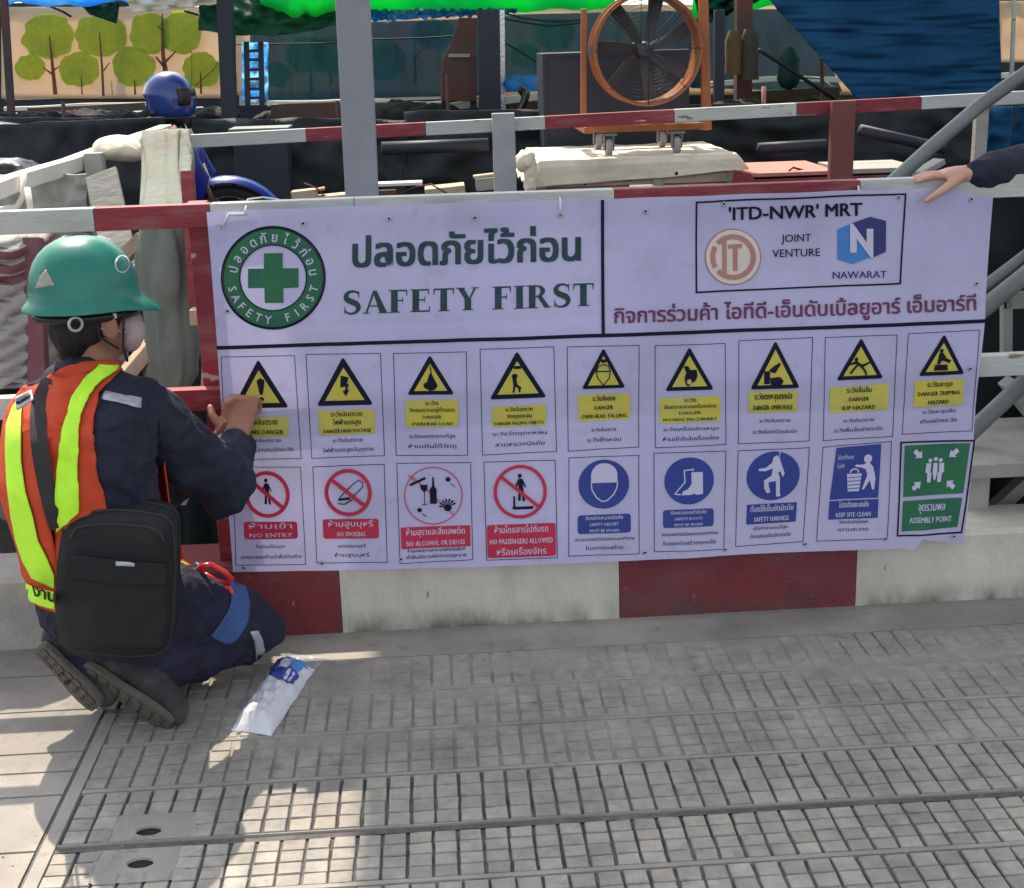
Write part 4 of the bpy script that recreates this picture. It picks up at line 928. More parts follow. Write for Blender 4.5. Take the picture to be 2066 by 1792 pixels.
# black bin liner heap at left
b = MB()
for q in ((10, 345, .12), (45, 352, .10), (85, 356, .06)): c = at(q[0], q[1], 1.9); b.ell(c, (q[2], 0, 0), (0, .15, 0), (0, 0, q[2]*.35), 20, 12)
me = remesh(b, .012, 2, (.02, (9, 9, 12))); setmats(me, M['blacks']); tag(link('bin_liner', me), 'crumpled shiny black bin liner behind the side rail', 'plastic bag')
# ---- dark tarpaulin screen behind the rear fence
def sheet(name, fn, nu, nv, m, thick=.004, parent=None):
    b = MB(); b.grid(fn, nu, nv); o = b.build(name, m, parent, smooth=True); s = o.modifiers.new('t', 'SOLIDIFY'); s.thickness = thick; return o
def pxsheet(name, TL, TR, BR, BL, Y, m, nu=60, nv=30, amp=.02, fr=(8, 3), label=None, cat=None, edge=0, seed=0, sag=0, th=.003):
    TL, TR, BR, BL = [Vector(q) for q in (TL, TR, BR, BL)]
    def fn(u, v):
        q = (1-u)*(1-v)*TL+u*(1-v)*TR+u*v*BR+(1-u)*v*BL
        q = q+Vector((0, edge*noise.noise(Vector((u*fr[0]*1.3, v*2, seed)))+sag*sin(u*pi)))
        yy = Y if not isinstance(Y, tuple) else Y[0]+(Y[1]-Y[0])*v
        return at(q.x, q.y, yy+amp*noise.noise(Vector((u*fr[0], v*fr[1], seed)))+amp*.5*noise.noise(Vector((u*fr[0]*2.7, v*fr[1]*2.7, seed+2))))
    o = sheet(name, fn, nu, nv, m, th)
    if label: tag(o, label, cat)
    return o
pxsheet('tarpaulin_screen', (-260, 236), (820, 240), (820, 560), (-260, 640), 4.3, M['tarpdark'], 120, 30, .12, (9, 3), 'long dark tarpaulin screen behind the blue motorbike', 'tarpaulin', edge=7, seed=1)
pxsheet('tarpaulin_screen', (-260, 262), (333, 236), (333, 560), (-260, 640), 2.72, M['tarpdark'], 60, 30, .06, (7, 3), 'black tarpaulin screen at the left in front of the motorbike rear', 'tarpaulin', edge=7, seed=17)
pxsheet('tarpaulin_screen', (815, 226), (2300, 190), (2300, 480), (815, 520), 4.35, M['tarpdark'], 140, 30, .12, (10, 3), 'dark green-black tarpaulin screen behind the fan and red crate', 'tarpaulin', edge=6, seed=7)
pxsheet('tarpaulin_screen', (1900, 380), (2400, 360), (2400, 1250), (1900, 1250), .75, M['tarpdark'], 40, 60, .06, (4, 4), 'black tarpaulin hanging behind the pipes right of the banner', 'tarpaulin', seed=9)
gb = thing('dark_box', at(525, 330, 3.9), 'dull dark slate box standing behind the motorbike mudguard', 'box')
b = MB(); a_ = at(468, 268, 3.9); c_ = at(582, 330, 3.9); b.box(((a_.x+c_.x)/2, 4.0, (a_.z+SZ)/2), (c_.x-a_.x, .2, a_.z-SZ)); b.build('box_body', M['navysteel'], gb, bevel=.01)
b = MB(); b.box(((a_.x+c_.x)/2, 3.99, a_.z+.01), (c_.x-a_.x+.03, .24, .02)); b.build('lid', M['steel'], gb, bevel=.003)
for q0_, q1_, w_, lb_ in (((770, 300), (985, 292), .035, 'dim horizontal pipe behind the rear fence between the grey and pale posts'), ((1530, 300), (1665, 292), .03, 'dim horizontal pipe behind the red crate'), ((1735, 262), (1905, 300), .03, 'dim slanting pipe under the navy tarpaulin')):
    b = MB(); b.tube([at(*q0_, 3.7), at(*q1_, 3.75)], w_, 10); tag(b.build('dim_pipe', M['navysteel'], smooth=True), lb_, 'pipe')
# sunlit barrier rails beyond
for i, (a, c, Y, hh_, lab) in enumerate((((-40, 238), (130, 233), 5.6, .045, 'sunlit white rail low at the far left beyond the screen'), ((10, 222), (320, 208), 6.4, .04, 'sunlit white rail below the beige tree mural'), ((215, 226), (410, 222), 6.0, .03, 'thin sunlit rail just left of the dark steel column'), ((540, 212), (900, 203), 6.0, .05, 'bright white rail below the teal net curtain'), ((885, 222), (1110, 192), 5.6, .07, 'bright white rail slanting up beside the brown hopper'), ((1425, 168), (1700, 163), 6.0, .05, 'bright white rail glimpsed right of the fan'), ((1990, 152), (2100, 148), 6.0, .05, 'bright white rail at the far right past the navy tarpaulin'))):
    b = MB(); b.bar(at(*a, Y), at(*c, Y), .05, hh_*.7, seg=10, wob=.03); tag(b.build('white_rail', M['whiteb'], bevel=.004), lab, 'rail')
# dark rubble and pipes in the strip between
for i in range(14):
    px = [30, 95, 150, 215, 262, 330, 395, 560, 640, 780, 860, 1060, 1480, 1640][i]; Y = 4.9+.3*(i % 3)
    c = at(px, 236+(-.03*px*.6), Y); b = MB(); s = random.uniform(.10, .2)
    c.z -= .05; b.ell(c, (s*1.5, 0, .02), (0, s, 0), (0, 0, s*.40), 14, 8); b.ell(c+Vector((s*.8, .05, s*.1)), (s*.6, 0, .02), (0, s*.5, 0), (0, 0, s*.25), 12, 8); me = remesh(b, .016, 1, (.03, (9, 9, 14))); setmats(me, M['gravel'])
    where = ['at the far left', 'left of the trunk prints', 'under the first mural tree', 'under the second mural tree', 'left of the blue helmet', 'right of the blue helmet', 'left of the steel column', 'below the blue ladder', 'left of the tall grey post', 'right of the tall grey post', 'below the brown hopper', 'below the blue bundle', 'right of the fan', 'left of the navy tarpaulin'][i]
    tag(link('rubble_heap', me), 'dark heap of rubble behind the screen '+where, 'rubble', 'rubble heaps behind the tarpaulin screen')
# ---- printed hoarding with trees
YM = 8.0
def mural(px0, px1, py0, py1, label):
    th = thing('mural_hoarding', at((px0+px1)/2, py1, YM), label, 'hoarding')
    pxs = [Vector((px0, py0)), Vector((px1, py0)), Vector((px1, py1)), Vector((px0, py1))]
    def fn(u, v):
        q = (1-u)*(1-v)*pxs[0]+u*(1-v)*pxs[1]+u*v*pxs[2]+(1-u)*v*pxs[3]
        return at(q.x, q.y, YM+.03*noise.noise(Vector((u*7, v*3, px0))))
    sheet('vinyl_sheet', fn, 60, 16, M['mural'], .004, th)
    b = MB(); b.bar(at(px0, py0, YM+.05), at(px1, py0-.028*(px1-px0), YM+.05), .05, .05); b.build('top_bar', M['navysteel'], th)
    b = MB(); n = max(2, int((px1-px0)/240))
    for i in range(n+1): x = px0+(px1-px0)*i/n; b.bar(at(x, py0-4, YM+.10)+Vector((0, 0, 0)), at(x, py1+40, YM+.10), .05, .05, up=(0, 1, 0))
    b.build('frame_posts', M['navysteel'], th)
    b = MB(); zz = at((px0+px1)/2, py1+1, YM+.04).z; xa_, xb_ = at(px0, py1, YM).x, at(px1, py1, YM).x
    b.loft([[Vector((xa_, YM+.03, SZ-.1)), Vector((xb_, YM+.03, SZ-.1)), Vector((xb_, YM+.07, SZ-.1)), Vector((xa_, YM+.07, SZ-.1))], [Vector((xa_, YM+.03, zz+.02)), Vector((xb_, YM+.03, zz+.02)), Vector((xb_, YM+.07, zz+.02)), Vector((xa_, YM+.07, zz+.02))]]); b.build('dark_skirt', M['navysteel'], th)  # dark panel added to keep the strip below the print dark
    return th
ml = mural(3, 474, 14, 199, 'beige printed hoarding with round lime trees at the top left')
mm = mural(476, 2000, 10, 192, 'beige tree print hoarding dimmed behind the teal net')
mR = mural(1990, 2160, 2, 126, 'beige printed hoarding at the far top right')
def mtree(th, lobes, trunk, seed, Y=YM-.05):
    o_ = MB()
    def blob(cx, cy, rx, ry, sd, m, dy):
        n = 40; pts = []
        for k in range(n):
            a = 2*pi*k/n; f = 1.03+.16*noise.noise(Vector((cos(a)*2.2, sin(a)*2.2, sd)))+.07*noise.noise(Vector((cos(a)*6, sin(a)*6, sd)))
            pts.append((cx+rx*cos(a)*f, cy+ry*sin(a)*f))
        p3 = [at(x, y, Y-dy) for x, y in pts]; tri = tessellate_polygon([p3]); return p3, [tuple(t) for t in tri]
    for i, (cx, cy, rx, ry) in enumerate(lobes):
        b = MB(); b.add(*blob(cx, cy, rx, ry, seed+i*3.1, 0, .002*i)); b.build('leaf_disc', M['leafprint'], th)
    for path in trunk:
        b = MB()
        for (x0, y0, w0), (x1, y1, w1) in zip(path[:-1], path[1:]):
            d = Vector((x1-x0, y1-y0)).normalized(); nrm = Vector((-d.y, d.x))
            q = [(x0+nrm.x*w0/2, y0+nrm.y*w0/2), (x0-nrm.x*w0/2, y0-nrm.y*w0/2), (x1-nrm.x*w1/2, y1-nrm.y*w1/2), (x1+nrm.x*w1/2, y1+nrm.y*w1/2)]
            b.add([at(x, y, Y-.02-.001*len(b.f)) for x, y in q], [(0, 1, 2, 3)])
        b.build('trunk_print', M['trunkprint'], th)
c1_ = lambda x, y: (x*.3410, y*.3410)
def L1(*a): return [(x*.341, y*.341, rx*.341, ry*.341) for x, y, rx, ry in a]
def T1(*paths): return [[(x*.341, y*.341, w*.341) for x, y, w in p_] for p_ in paths]
mtree(ml, L1((285, 215, 150, 128), (180, 400, 88, 74), (470, 410, 115, 102)), T1([(328, 560, 26), (312, 400, 20), (292, 210, 6)], [(310, 440, 14), (255, 400, 6)], [(318, 415, 12), (352, 392, 5)], [(486, 560, 10), (480, 440, 4)]), 1)
mtree(ml, L1((600, 210, 152, 120)), T1([(612, 570, 16), (604, 400, 14), (588, 190, 6)], [(612, 420, 10), (650, 370, 5)], [(664, 560, 6), (660, 480, 3)]), 5)
mtree(ml, L1((890, 200, 120, 120), (1070, 190, 120, 130), (790, 395, 125, 116)), T1([(985, 460, 34), (965, 330, 24), (960, 80, 8)], [(975, 400, 18), (920, 335, 10)], [(975, 370, 16), (1040, 305, 8)], [(800, 560, 14), (795, 470, 5)], [(960, 180, 8), (925, 150, 4)]), 9)
mtree(ml, L1((1190, 415, 108, 105)), T1([(1190, 555, 14), (1185, 420, 5)], [(1135, 520, 5), (1135, 300, 3)], [(1135, 525, 6), (1260, 415, 5), (1290, 370, 4)]), 14)
def L2(*a): return [(657.6+x*.341, y*.341, rx*.341, ry*.341) for x, y, rx, ry in a]
def T2(*paths): return [[(657.6+x*.341, y*.341, w*.341) for x, y, w in p_] for p_ in paths]
mtree(mm, [(620, 110, 42, 36), (560, 150, 26, 24)], [[(628, 190, 6), (626, 100, 2)]], 21)
mtree(mm, L2((350, 360, 125, 110), (640, 200, 120, 90)), T2([(530, 500, 18), (525, 330, 12), (518, 150, 5)], [(530, 340, 10), (600, 260, 5)]), 25)
mtree(mm, L2((1350, 200, 120, 90), (1180, 330, 90, 70)), T2([(1240, 480, 14), (1235, 250, 6)]), 29)
mtree(mm, L2((30, 330, 110, 110)), T2([(30, 500, 14), (24, 300, 6)]), 33)
# ---- net curtains, canopies and tarpaulins
pxsheet('net_curtain', (505, 52), (1008, 36), (1000, 192), (505, 204), 7.4, M['net'], 80, 24, .10, (16, 1.2), 'teal shade net hung in front of the tree hoarding', 'net curtain', seed=5)
pxsheet('net_curtain', (1010, 30), (1420, 20), (1420, 176), (1015, 186), 7.3, M['net'], 60, 24, .10, (9, 1.2), 'blue green shade net hung left of the fan', 'net curtain', seed=6)
pxsheet('net_curtain', (1390, 20), (1625, 18), (1700, 185), (1395, 178), 7.2, M['net'], 50, 24, .10, (9, 1.2), 'teal shade net glimpsed between the fan and the navy tarpaulin', 'net curtain', seed=8)
# sagging canopies: the far edge hangs lowest, the roof rises towards the street
def canopy(name, px0, px1, edge, Yf, zr, m, label, seed=0, Yn=5.3, nu=110):
    def ey(px):
        for (x0, y0), (x1, y1) in zip(edge[:-1], edge[1:]):
            if px <= x1: return y0+(y1-y0)*(px-x0)/(x1-x0)
        return edge[-1][1]
    def fn(u, v):
        px = px0+(px1-px0)*u; p = at(px, ey(px)+3*noise.noise(Vector((u*9, 0, seed))), Yf)
        q = Vector((p.x+(-.05)*v, Yf+(Yn-Yf)*v, p.z+(zr-p.z)*v**.75)); q.z += .030*noise.noise(Vector((u*7, v*3, seed)))+.010*noise.noise(Vector((u*22, v*7, seed)))*(1-v)
        return q
    o = sheet(name, fn, nu, 24, m, .003); return tag(o, label, 'canopy')
canopy('tarpaulin_canopy', 700, 1240, [(700, 26), (760, 21), (870, 17), (950, 24), (1100, 24), (1180, 18), (1240, 10)], 6.6, 2.45, M['tarpgreen'], 'glowing bright green tarpaulin canopy above the teal net', 1)
canopy('tarpaulin_canopy', 525, 705, [(525, 6), (560, 22), (600, 34), (640, 32), (705, 18)], 5.9, 2.45, M['tarpgreen'], 'crumpled bright green canopy corner left of the grey post', 2, nu=50)
canopy('tarpaulin_canopy', 1395, 2012, [(1395, 38), (1440, 44), (1480, 24), (1560, 10), (2012, 3)], 6.4, 2.5, M['tarpgreen'], 'thin green canopy edge above the navy tarpaulin', 3)
canopy('tarpaulin_canopy', -60, 400, [(-60, 12), (180, 10), (350, 2), (400, -6)], 5.8, 2.6, M['tarpblue'], 'pale blue canopy edge above the tree hoarding', 4, nu=60)
pxsheet('blue_tarpaulin', (735, 20), (1045, 18), (1042, 27), (735, 44), 6.5, M['tarpblue'], 90, 8, .12, (26, 2), 'crumpled light blue tarpaulin fringe under the green canopy', 'tarpaulin', edge=8, seed=3)
pxsheet('green_drape', (402, -20), (700, -20), (695, 46), (400, 62), 6.0, M['tarpdg'], 70, 20, .10, (5, 2), 'shaded green tarpaulin drape hanging right of the lime trees', 'tarpaulin', edge=5, sag=18, seed=4)
pxsheet('cream_valance', (255, 0), (470, -14), (462, 6), (268, 26), 5.7, M['sheet'], 40, 8, .05, (8, 2), 'cream canvas valance above the lime tree print', 'canvas', edge=3, seed=4)
pxsheet('dark_flap', (160, 6), (242, 4), (236, 48), (182, 30), 5.9, M['tarpdg'], 20, 12, .05, (4, 2), 'small dark green flap hanging over the second mural tree', 'tarpaulin', seed=14)
pxsheet('green_drape', (1400, -10), (1545, -10), (1478, 26), (1412, 52), 6.2, M['tarpdg'], 30, 20, .15, (6, 3), 'shaded green tarpaulin fold hanging right of the fan', 'tarpaulin', edge=10, seed=24)
# navy tarpaulin with horizontal waves
Pn = [Vector(q) for q in ((1545, -8), (2015, -14), (2021, 190), (1735, 208))]
def navy(u, v):
    q = (1-u)*(1-v)*Pn[0]+u*(1-v)*Pn[1]+u*v*Pn[2]+(1-u)*v*Pn[3]; q.x += (1-u)*(12*sin(v*3)-40*v*(1-v))
    w = .007*sin(v*52+2.6*noise.noise(Vector((u*3, v*4, 0)))*2)*(.6+noise.noise(Vector((u*5, v*5, 8))))+.05*noise.noise(Vector((u*4, v*7, 2)))+.02*noise.noise(Vector((u*3, v*22, 5)))
    return at(q.x, q.y, 4.6+w)
tag(sheet('navy_tarpaulin', navy, 70, 90, M['tarpnavy'], .004), 'large wavy navy tarpaulin hung beyond the rear fence on the right', 'tarpaulin')
for i, (q0, q1, w_, m_, lb) in enumerate((((548, 228), (700, 222), .10, 'brown', 'dull brown timber baulk below the left end of the teal net'), ((560, 240), (890, 226), .08, 'timbr', 'long olive brown timber lying under the teal net'), ((600, 216), (860, 212), .04, 'timbr', 'thin brown plank on top of the long olive timber'), ((1030, 222), (1100, 214), .08, 'brown', 'short brown timber end below the blue bundle'), ((1500, 196), (1690, 186), .07, 'timbr', 'brown timber lying left of the navy tarpaulin foot'), ((60, 226), (290, 214), .05, 'timbr', 'brown plank lying below the lime tree print'))):
    if 'timbr' not in M: M['timbr'] = mat('olive brown timber', (.10, .075, .05), .85, .25, 8, .4, 40, stretch=(.25, 1, 1), dirt=(.2, .16, .12), dscale=12, damt=.5)
    board('timber_baulk', at(*q0, 5.1+.1*i), at(*q1, 5.1+.1*i), .1, w_, M[m_], lb, 'timber')
for px_, py0_, py1_, lb in ((683, 205, 250, 'short dark stake below the teal net left of the grey post'), (130, 205, 262, 'rusty stake below the first mural tree'), (735, 190, 246, 'dark stake just right of the grey post'), (905, 150, 245, 'thin dark stake in front of the brown hopper'), (1660, 120, 215, 'thin stake leaning at the navy tarpaulin edge')):
    b = MB(); b.tube([at(px_, py1_, 4.8), at(px_-3, py0_, 4.85)], .012, 8); tag(b.build('stake', M['brown']), lb, 'stake')
# steel columns, ladder, hopper
def col(px, py0, py1, Y, w, m, label, d=None, lean=0):
    b = MB(); z0 = SZ; p = at(px, py1, Y); t = at(px-lean, py0, Y); b.bar((p.x, Y, z0), (t.x, Y, t.z), w, d or w, up=(0, 1, 0)); 
    b2 = MB(); b2.box((p.x, Y, z0+.01), (w*1.8, w*1.8, .02))
    th = thing('steel_column', (p.x, Y, z0), label, 'column'); b.build('shaft', m, th, bevel=.003); b2.build('base_plate', m, th); return th
col(453, -20, 240, 4.7, .085, M['navysteel'], 'dark steel column just right of the lime tree hoarding')
col(985, 20, 240, 5.0, .13, M['navysteel'], 'thick dark column right of the brown hopper')
col(1012, 20, 240, 5.3, .035, M['chrome'], 'slim bright pole standing for the highlight along the thick dark column')  # highlight on the dark column's right side, built as a bright strip
col(1451, 20, 240, 5.0, .06, M['navysteel'], 'slim dark column just right of the orange fan frame')
col(1500, -10, 240, 5.4, .10, M['brown'], 'brown column behind the hanging sacks right of the fan')
col(7, -20, 240, 5.0, .04, M['brown'], 'thin brown post at the far left edge')
col(2047, -20, 200, 5.0, .022, M['white'], 'thin white pole at the top right corner')
lad = thing('ladder', at(515, 205, 6.2), 'dark ladder standing in front of a glowing blue sheet', 'ladder')
for px in (500, 529):
    b = MB(); b.bar(at(px, 215, 6.2), at(px-3, 84, 6.2), .035, .03, up=(0, 1, 0)); b.build('side_rail', M['navysteel'], lad)
for py in (103, 121, 141, 160, 180, 198):
    b = MB(); b.bar(at(500, py, 6.2), at(529, py-1, 6.2), .02, .02); b.build('rung', M['navysteel'], lad)
pxsheet('blue_tarpaulin', (488, 86), (541, 86), (541, 206), (488, 206), 6.7, M['cyan'], 20, 24, .05, (3, 6), 'glowing light blue sheet behind the ladder', 'tarpaulin', seed=33)
hp = thing('hopper', at(925, 235, 5.2), 'rusty brown hopper with tapering top behind the rear fence', 'hopper')
b = MB(); 
def ring4(px0, px1, py, Y, d): a = at(px0, py, Y); c = at(px1, py, Y); return [a, c, c+Vector((0, d, 0)), a+Vector((0, d, 0))]
b.loft([ring4(890, 962, 205, 5.2, .3), ring4(893, 962, 118, 5.2, .3), ring4(912, 962, 84, 5.3, .15), ring4(926, 962, 36, 5.3, .15)]); b.build('hopper_body', M['brown'], hp, bevel=.006)
for px in (897, 955): b = MB(); b.bar(at(px, 205, 5.25), at(px, 262, 5.25), .04, .04, up=(0, 1, 0)); b.build('leg', M['navysteel'], hp)
b = MB(); b.bar(at(905, 112, 5.18), at(948, 112, 5.18), .01, .02); b.build('band', M['greywood'], hp)
# blue bundle on a pallet, dark cabinet
b = MB()
for q in ((1045, 170, .07), (1070, 168, .07), (1088, 172, .05)): c = at(q[0], q[1], 5.0); b.ell(c, (q[2]*1.3, 0, 0), (0, .12, 0), (0, 0, q[2]*.6), 16, 10)
me = remesh(b, .012, 2, (.015, (10, 10, 14))); setmats(me, M['tarpblue']); tag(link('tarpaulin_bundle', me), 'crumpled blue tarpaulin bundle left of the dark cabinet', 'bundle')
b = MB(); c = at(1056, 208, 4.7); b.ell(c, (.03, 0, .01), (0, .08, 0), (.03, 0, .08), 14, 10); b.ell(c+Vector((-.01, 0, .075)), (.025, 0, 0), (0, .03, 0), (0, 0, .03), 12, 8)
me = remesh(b, .01, 2); setmats(me, M['blacks']); tag(link('black_sack', me), 'upright black sack standing below the blue bundle', 'sack')
cb = thing('equipment_cabinet', at(1140, 245, 4.0), 'plain dark slate cabinet standing behind the fan', 'cabinet')
a_ = at(1094, 108, 4.0); c_ = at(1392, 100, 4.0); b = MB(); zb = SZ
b.box(((a_.x+c_.x)/2, 4.2, (a_.z+zb)/2), (c_.x-a_.x, .4, a_.z-zb)); b.build('cabinet_body', M['navysteel'], cb, bevel=.008)
b = MB(); b.box(((a_.x+c_.x)/2, 3.995, (a_.z+zb)/2), (c_.x-a_.x-.06, .012, a_.z-zb-.06)); b.build('door', M['navysteel'], cb, bevel=.003)
M['tanroll'] = mat('dull mustard cloth', (.16, .10, .04), .85, .2, 8, .4, 40)
M['greyroll'] = mat('dull brown cloth', (.075, .06, .045), .85, .2, 8, .4, 40)
# hanging sacks and drum right of the fan
for (px, py, rx, rz_, m, lab) in ((1480, 106, .055, .13, 'tanroll', 'dull yellow tube of rolled cloth hanging right of the fan'), (1512, 110, .06, .15, 'greyroll', 'grey brown rolled cloth hanging beside the yellow one'), (1592, 132, .07, .075, 'tarpdg', 'dark green drum on its side below the navy tarpaulin edge')):
    b = MB(); c = at(px, py, 5.1); b.tube([c+Vector((0, 0, rz_)), c+Vector((0, 0, rz_*.5)), c-Vector((0, 0, rz_*.5)), c-Vector((0, 0, rz_))], [rx*.55, rx, rx*.9, rx*1.05], 18, dome=m == 'tarpdg')
    tag(b.build('cloth_roll' if m != 'tarpdg' else 'drum', M[m], smooth=50), lab, 'cloth roll' if m != 'tarpdg' else 'drum')
b = MB(); b.tube([at(1541, 175, 4.6), at(1541, 252, 4.6)], .013, 10); tag(b.build('broom_handle', M['pinkwood'], smooth=True), 'thin pinkish pole standing behind the rear rail right of the fan', 'pole')
for pts, lab in (([(1599, 166), (1625, 156), (1655, 158), (1682, 178)], 'curved bright metal strip left of the navy tarpaulin'), ([(1480, 168), (1495, 165), (1502, 178), (1503, 196)], 'bent bright metal strip behind the fan frame')):
    b = MB(); b.tube([at(*q, 5.6) for q in pts], [.006, .02, .02, .012], 8, flat=.4); tag(b.build('metal_strip', M['chrome'], smooth=True), lab, 'metal strip')
# cables
def cable(pts, Y, r, lab):
    b = MB(); P = []
    for i in range(len(pts)-1):
        for j in range(6): t = j/6; P.append(at(pts[i][0]+(pts[i+1][0]-pts[i][0])*t, pts[i][1]+(pts[i+1][1]-pts[i][1])*t, Y))
    P.append(at(*pts[-1], Y)); b.tube(P, r, 6); tag(b.build('cable', M['cable'], smooth=True), lab, 'cable')
cable([(445, 90), (690, 87)], 6.8, .005, 'taut black cable left of the tall grey post')
cable([(735, 80), (850, 77), (960, 70)], 6.6, .006, 'taut black cable from the grey post to the hopper')
cable([(1015, 26), (1060, 38), (1120, 44), (1175, 41)], 5.5, .006, 'upper sagging black cable left of the fan')
cable([(1015, 38), (1060, 46), (1110, 53), (1175, 46)], 5.4, .006, 'lower sagging black cable left of the fan')
cable([(1015, 84), (1055, 108), (1092, 131)], 5.4, .006, 'slanting black cable running down to the dark cabinet')
cable([(1530, 100), (1575, 128), (1620, 158), (1682, 198)], 4.8, .012, 'black hose slanting down below the navy tarpaulin')
cable([(100, 12), (128, 24), (144, 34)], 6.6, .010, 'short black rod slanting over the first mural tree')
cable([(372, 22), (400, 30), (420, 36)], 6.6, .010, 'short black rod slanting over the third mural tree')
cable([(2046, 205), (2047, 240), (2044, 262)], 2.9, .004, 'white cord hanging from the rear rail at far right') 
bpy.context.scene.objects[-1] if False else None
# ---- big drum fan
fan = thing('drum_fan', at(1300, 260, 3.3), 'large orange drum fan on castors standing on the canvas covered crate', 'fan')
YF = 3.45; fc = at(1301, 100, YF); R_ = 110*mpp(YF, 100); Mx = Matrix.Rotation(-pi/2, 3, 'X')    # lathe axis along y
b = MB(); b.lathe([(R_*.955, .0), (R_*1.0, -.004), (R_*1.0, .012), (R_*.962, .02), (R_*.955, .10), (R_*.985, .108), (R_*.985, .118), (R_*.955, .125), (R_*.955, .20), (R_, .208), (R_, .22), (R_*.94, .22), (R_*.935, .0), (R_*.955, 0)], fc+Vector((0, -.11, 0)), Mx, 72, caps=False); b.build('drum', M['orange'], fan, smooth=40)
for k in range(7):
    a = 2*pi*k/7+.28; rings = []
    for j in range(7):
        t = j/6; r_ = R_*(.14+.78*t); w = R_*(.085+.075*t*(1-.3*t)); sw = a+.12*t; pit = radians(38-14*t)
        c = fc+Vector((cos(sw)*r_, .06, sin(sw)*r_)); tg = Vector((-sin(sw), 0, cos(sw)))*cos(pit)+Vector((0, 1, 0))*sin(pit); nn = Vector((0, 1, 0))*cos(pit)-Vector((-sin(sw), 0, cos(sw)))*sin(pit)
        rings.append([c-tg*w-nn*.001, c-nn*.006, c+tg*w-nn*.001, c+tg*w+nn*.001, c-nn*.002, c-tg*w+nn*.001])
    b = MB(); b.loft(rings); b.build('blade', M['blade'], fan, smooth=30)
b = MB(); b.lathe([(.001, -.03), (R_*.12, -.025), (R_*.15, 0), (R_*.15, .08), (.001, .085)], fc+Vector((0, .03, 0)), Mx, 28); b.build('hub', M['blade'], fan, smooth=40)
b = MB(); b.tube([fc+Vector((0, .09, 0)), fc+Vector((0, .22, 0))], R_*.17, 20); b.build('motor', M['navysteel'], fan, smooth=40)
for dy in (-.115, .115):
    b = MB()
    for i in range(1, 15): b.tube([fc+Vector((cos(2*pi*k/48)*R_*i/15, dy+(-.012 if dy < 0 else .012)*(1-(i/15)**2), sin(2*pi*k/48)*R_*i/15)) for k in range(49)], .0009, 4, caps=False)
    for k in range(8): a = pi*k/4; b.tube([fc+Vector((0, dy*1.1, 0)), fc+Vector((cos(a)*R_*.97, dy, sin(a)*R_*.97))], .002, 5)
    b.build('wire_guard', M['navysteel'], fan, smooth=True)
for px, w in ((1178, .028), (1422, .046)):
    b = MB(); p0 = at(px+(4 if px > 1300 else -1), 262, YF); p1 = at(px-(0 if px < 1300 else 4), 18 if px < 1300 else -30, YF); b.bar(p0, p1, w, .035, up=(0, 1, 0)); b.build('upright', M['orange'], fan, bevel=.005)
    s = 1 if px > 1300 else -1; b = MB(); b.tube([Vector((p0.lerp(p1, .55).x, YF, fc.z+.0)), fc+Vector((s*R_*.97, 0, .0))], .012, 12); b.lathe([(.02, 0), (.022, .008), (.001, .01)], fc+Vector((s*(R_*.97+.012), -.002, 0)), Matrix.Rotation(pi/2, 3, 'X'), 14); b.build('pivot_bolt', M['steel'], fan, smooth=40)
bz = at(1300, 259, 3.2); xa, xb = X(1180, 256, 3.2), X(1422, 248, 3.2)
for Yb, nm in ((3.2, 0), (3.62, 1)):
    b = MB(); n = 24; rings = []
    for j in range(n+1):
        t = j/n; x = xa+(xb-xa)*t; e = min(1, t/.12, (1-t)/.12); e = sqrt(max(.04, 1-(1-e)**2)); rings.append([Vector((x, Yb-.035*e, bz.z+.018)), Vector((x, Yb+.035*e, bz.z+.018)), Vector((x, Yb+.03*e, bz.z+.018-.030*e)), Vector((x, Yb-.03*e, bz.z+.018-.030*e))])
    b.loft(rings); b.build('foot_beam', M['orange'], fan, smooth=40)
    for px in (1228, 1365):
        c = at(px, 290, 3.2); c.y = Yb; zt = bz.z-.012; ct = 1.0
        b = MB(); b.box((c.x, Yb, zt-.012), (.075, .06, .012)); b.box((c.x-.022, Yb, zt-.05), (.006, .05, .07)); b.box((c.x+.022, Yb, zt-.05), (.006, .05, .07)); b.build('castor_fork', M['steel'], fan, bevel=.002)
        b = MB(); b.lathe([(.012, -.016), (.036, -.016), (.042, -.009), (.042, .009), (.036, .016), (.012, .016)], (c.x, Yb, zt-.072), Matrix.Rotation(pi/2, 3, 'Y'), 22); b.build('castor_wheel', M['greywood'], fan, smooth=40)
for px in (1186, 1414):
    b = MB(); p = at(px, 250, 3.2); b.bar((p.x, 3.18, bz.z), (p.x, 3.66, bz.z), .04, .03); b.build('side_beam', M['orange'], fan, bevel=.003)
# ---- crate under a canvas cover
castz = bz.z-.012-.114
cr = thing('wooden_crate', at(1280, 395, 3.05), 'pale timber crate under the cream canvas cover', 'crate')
xl, xr = X(1082, 360, 3.05), X(1486, 350, 3.05); zt = castz-.008
for i in range(4):
    z0 = SZ+.02+(zt-SZ-.02)*i/4; b = MB(); b.box(((xl+xr)/2, 3.06, z0+(zt-SZ)/8-.004), (xr-xl, .02, (zt-SZ)/4-.012)); b.build('front_board', M['tan'], cr, bevel=.002)
for x in (xl+.02, xr-.02, (xl+xr)/2+.1):
    b = MB(); b.box((x, 3.045, (zt+SZ)/2), (.05, .016, zt-SZ)); b.build('batten', M['greywood'], cr, bevel=.002)
b = MB(); b.box(((xl+xr)/2, 3.48, (zt+SZ)/2), (xr-xl-.01, .80, zt-SZ-.005)); b.build('crate_core', M['tan'], cr)
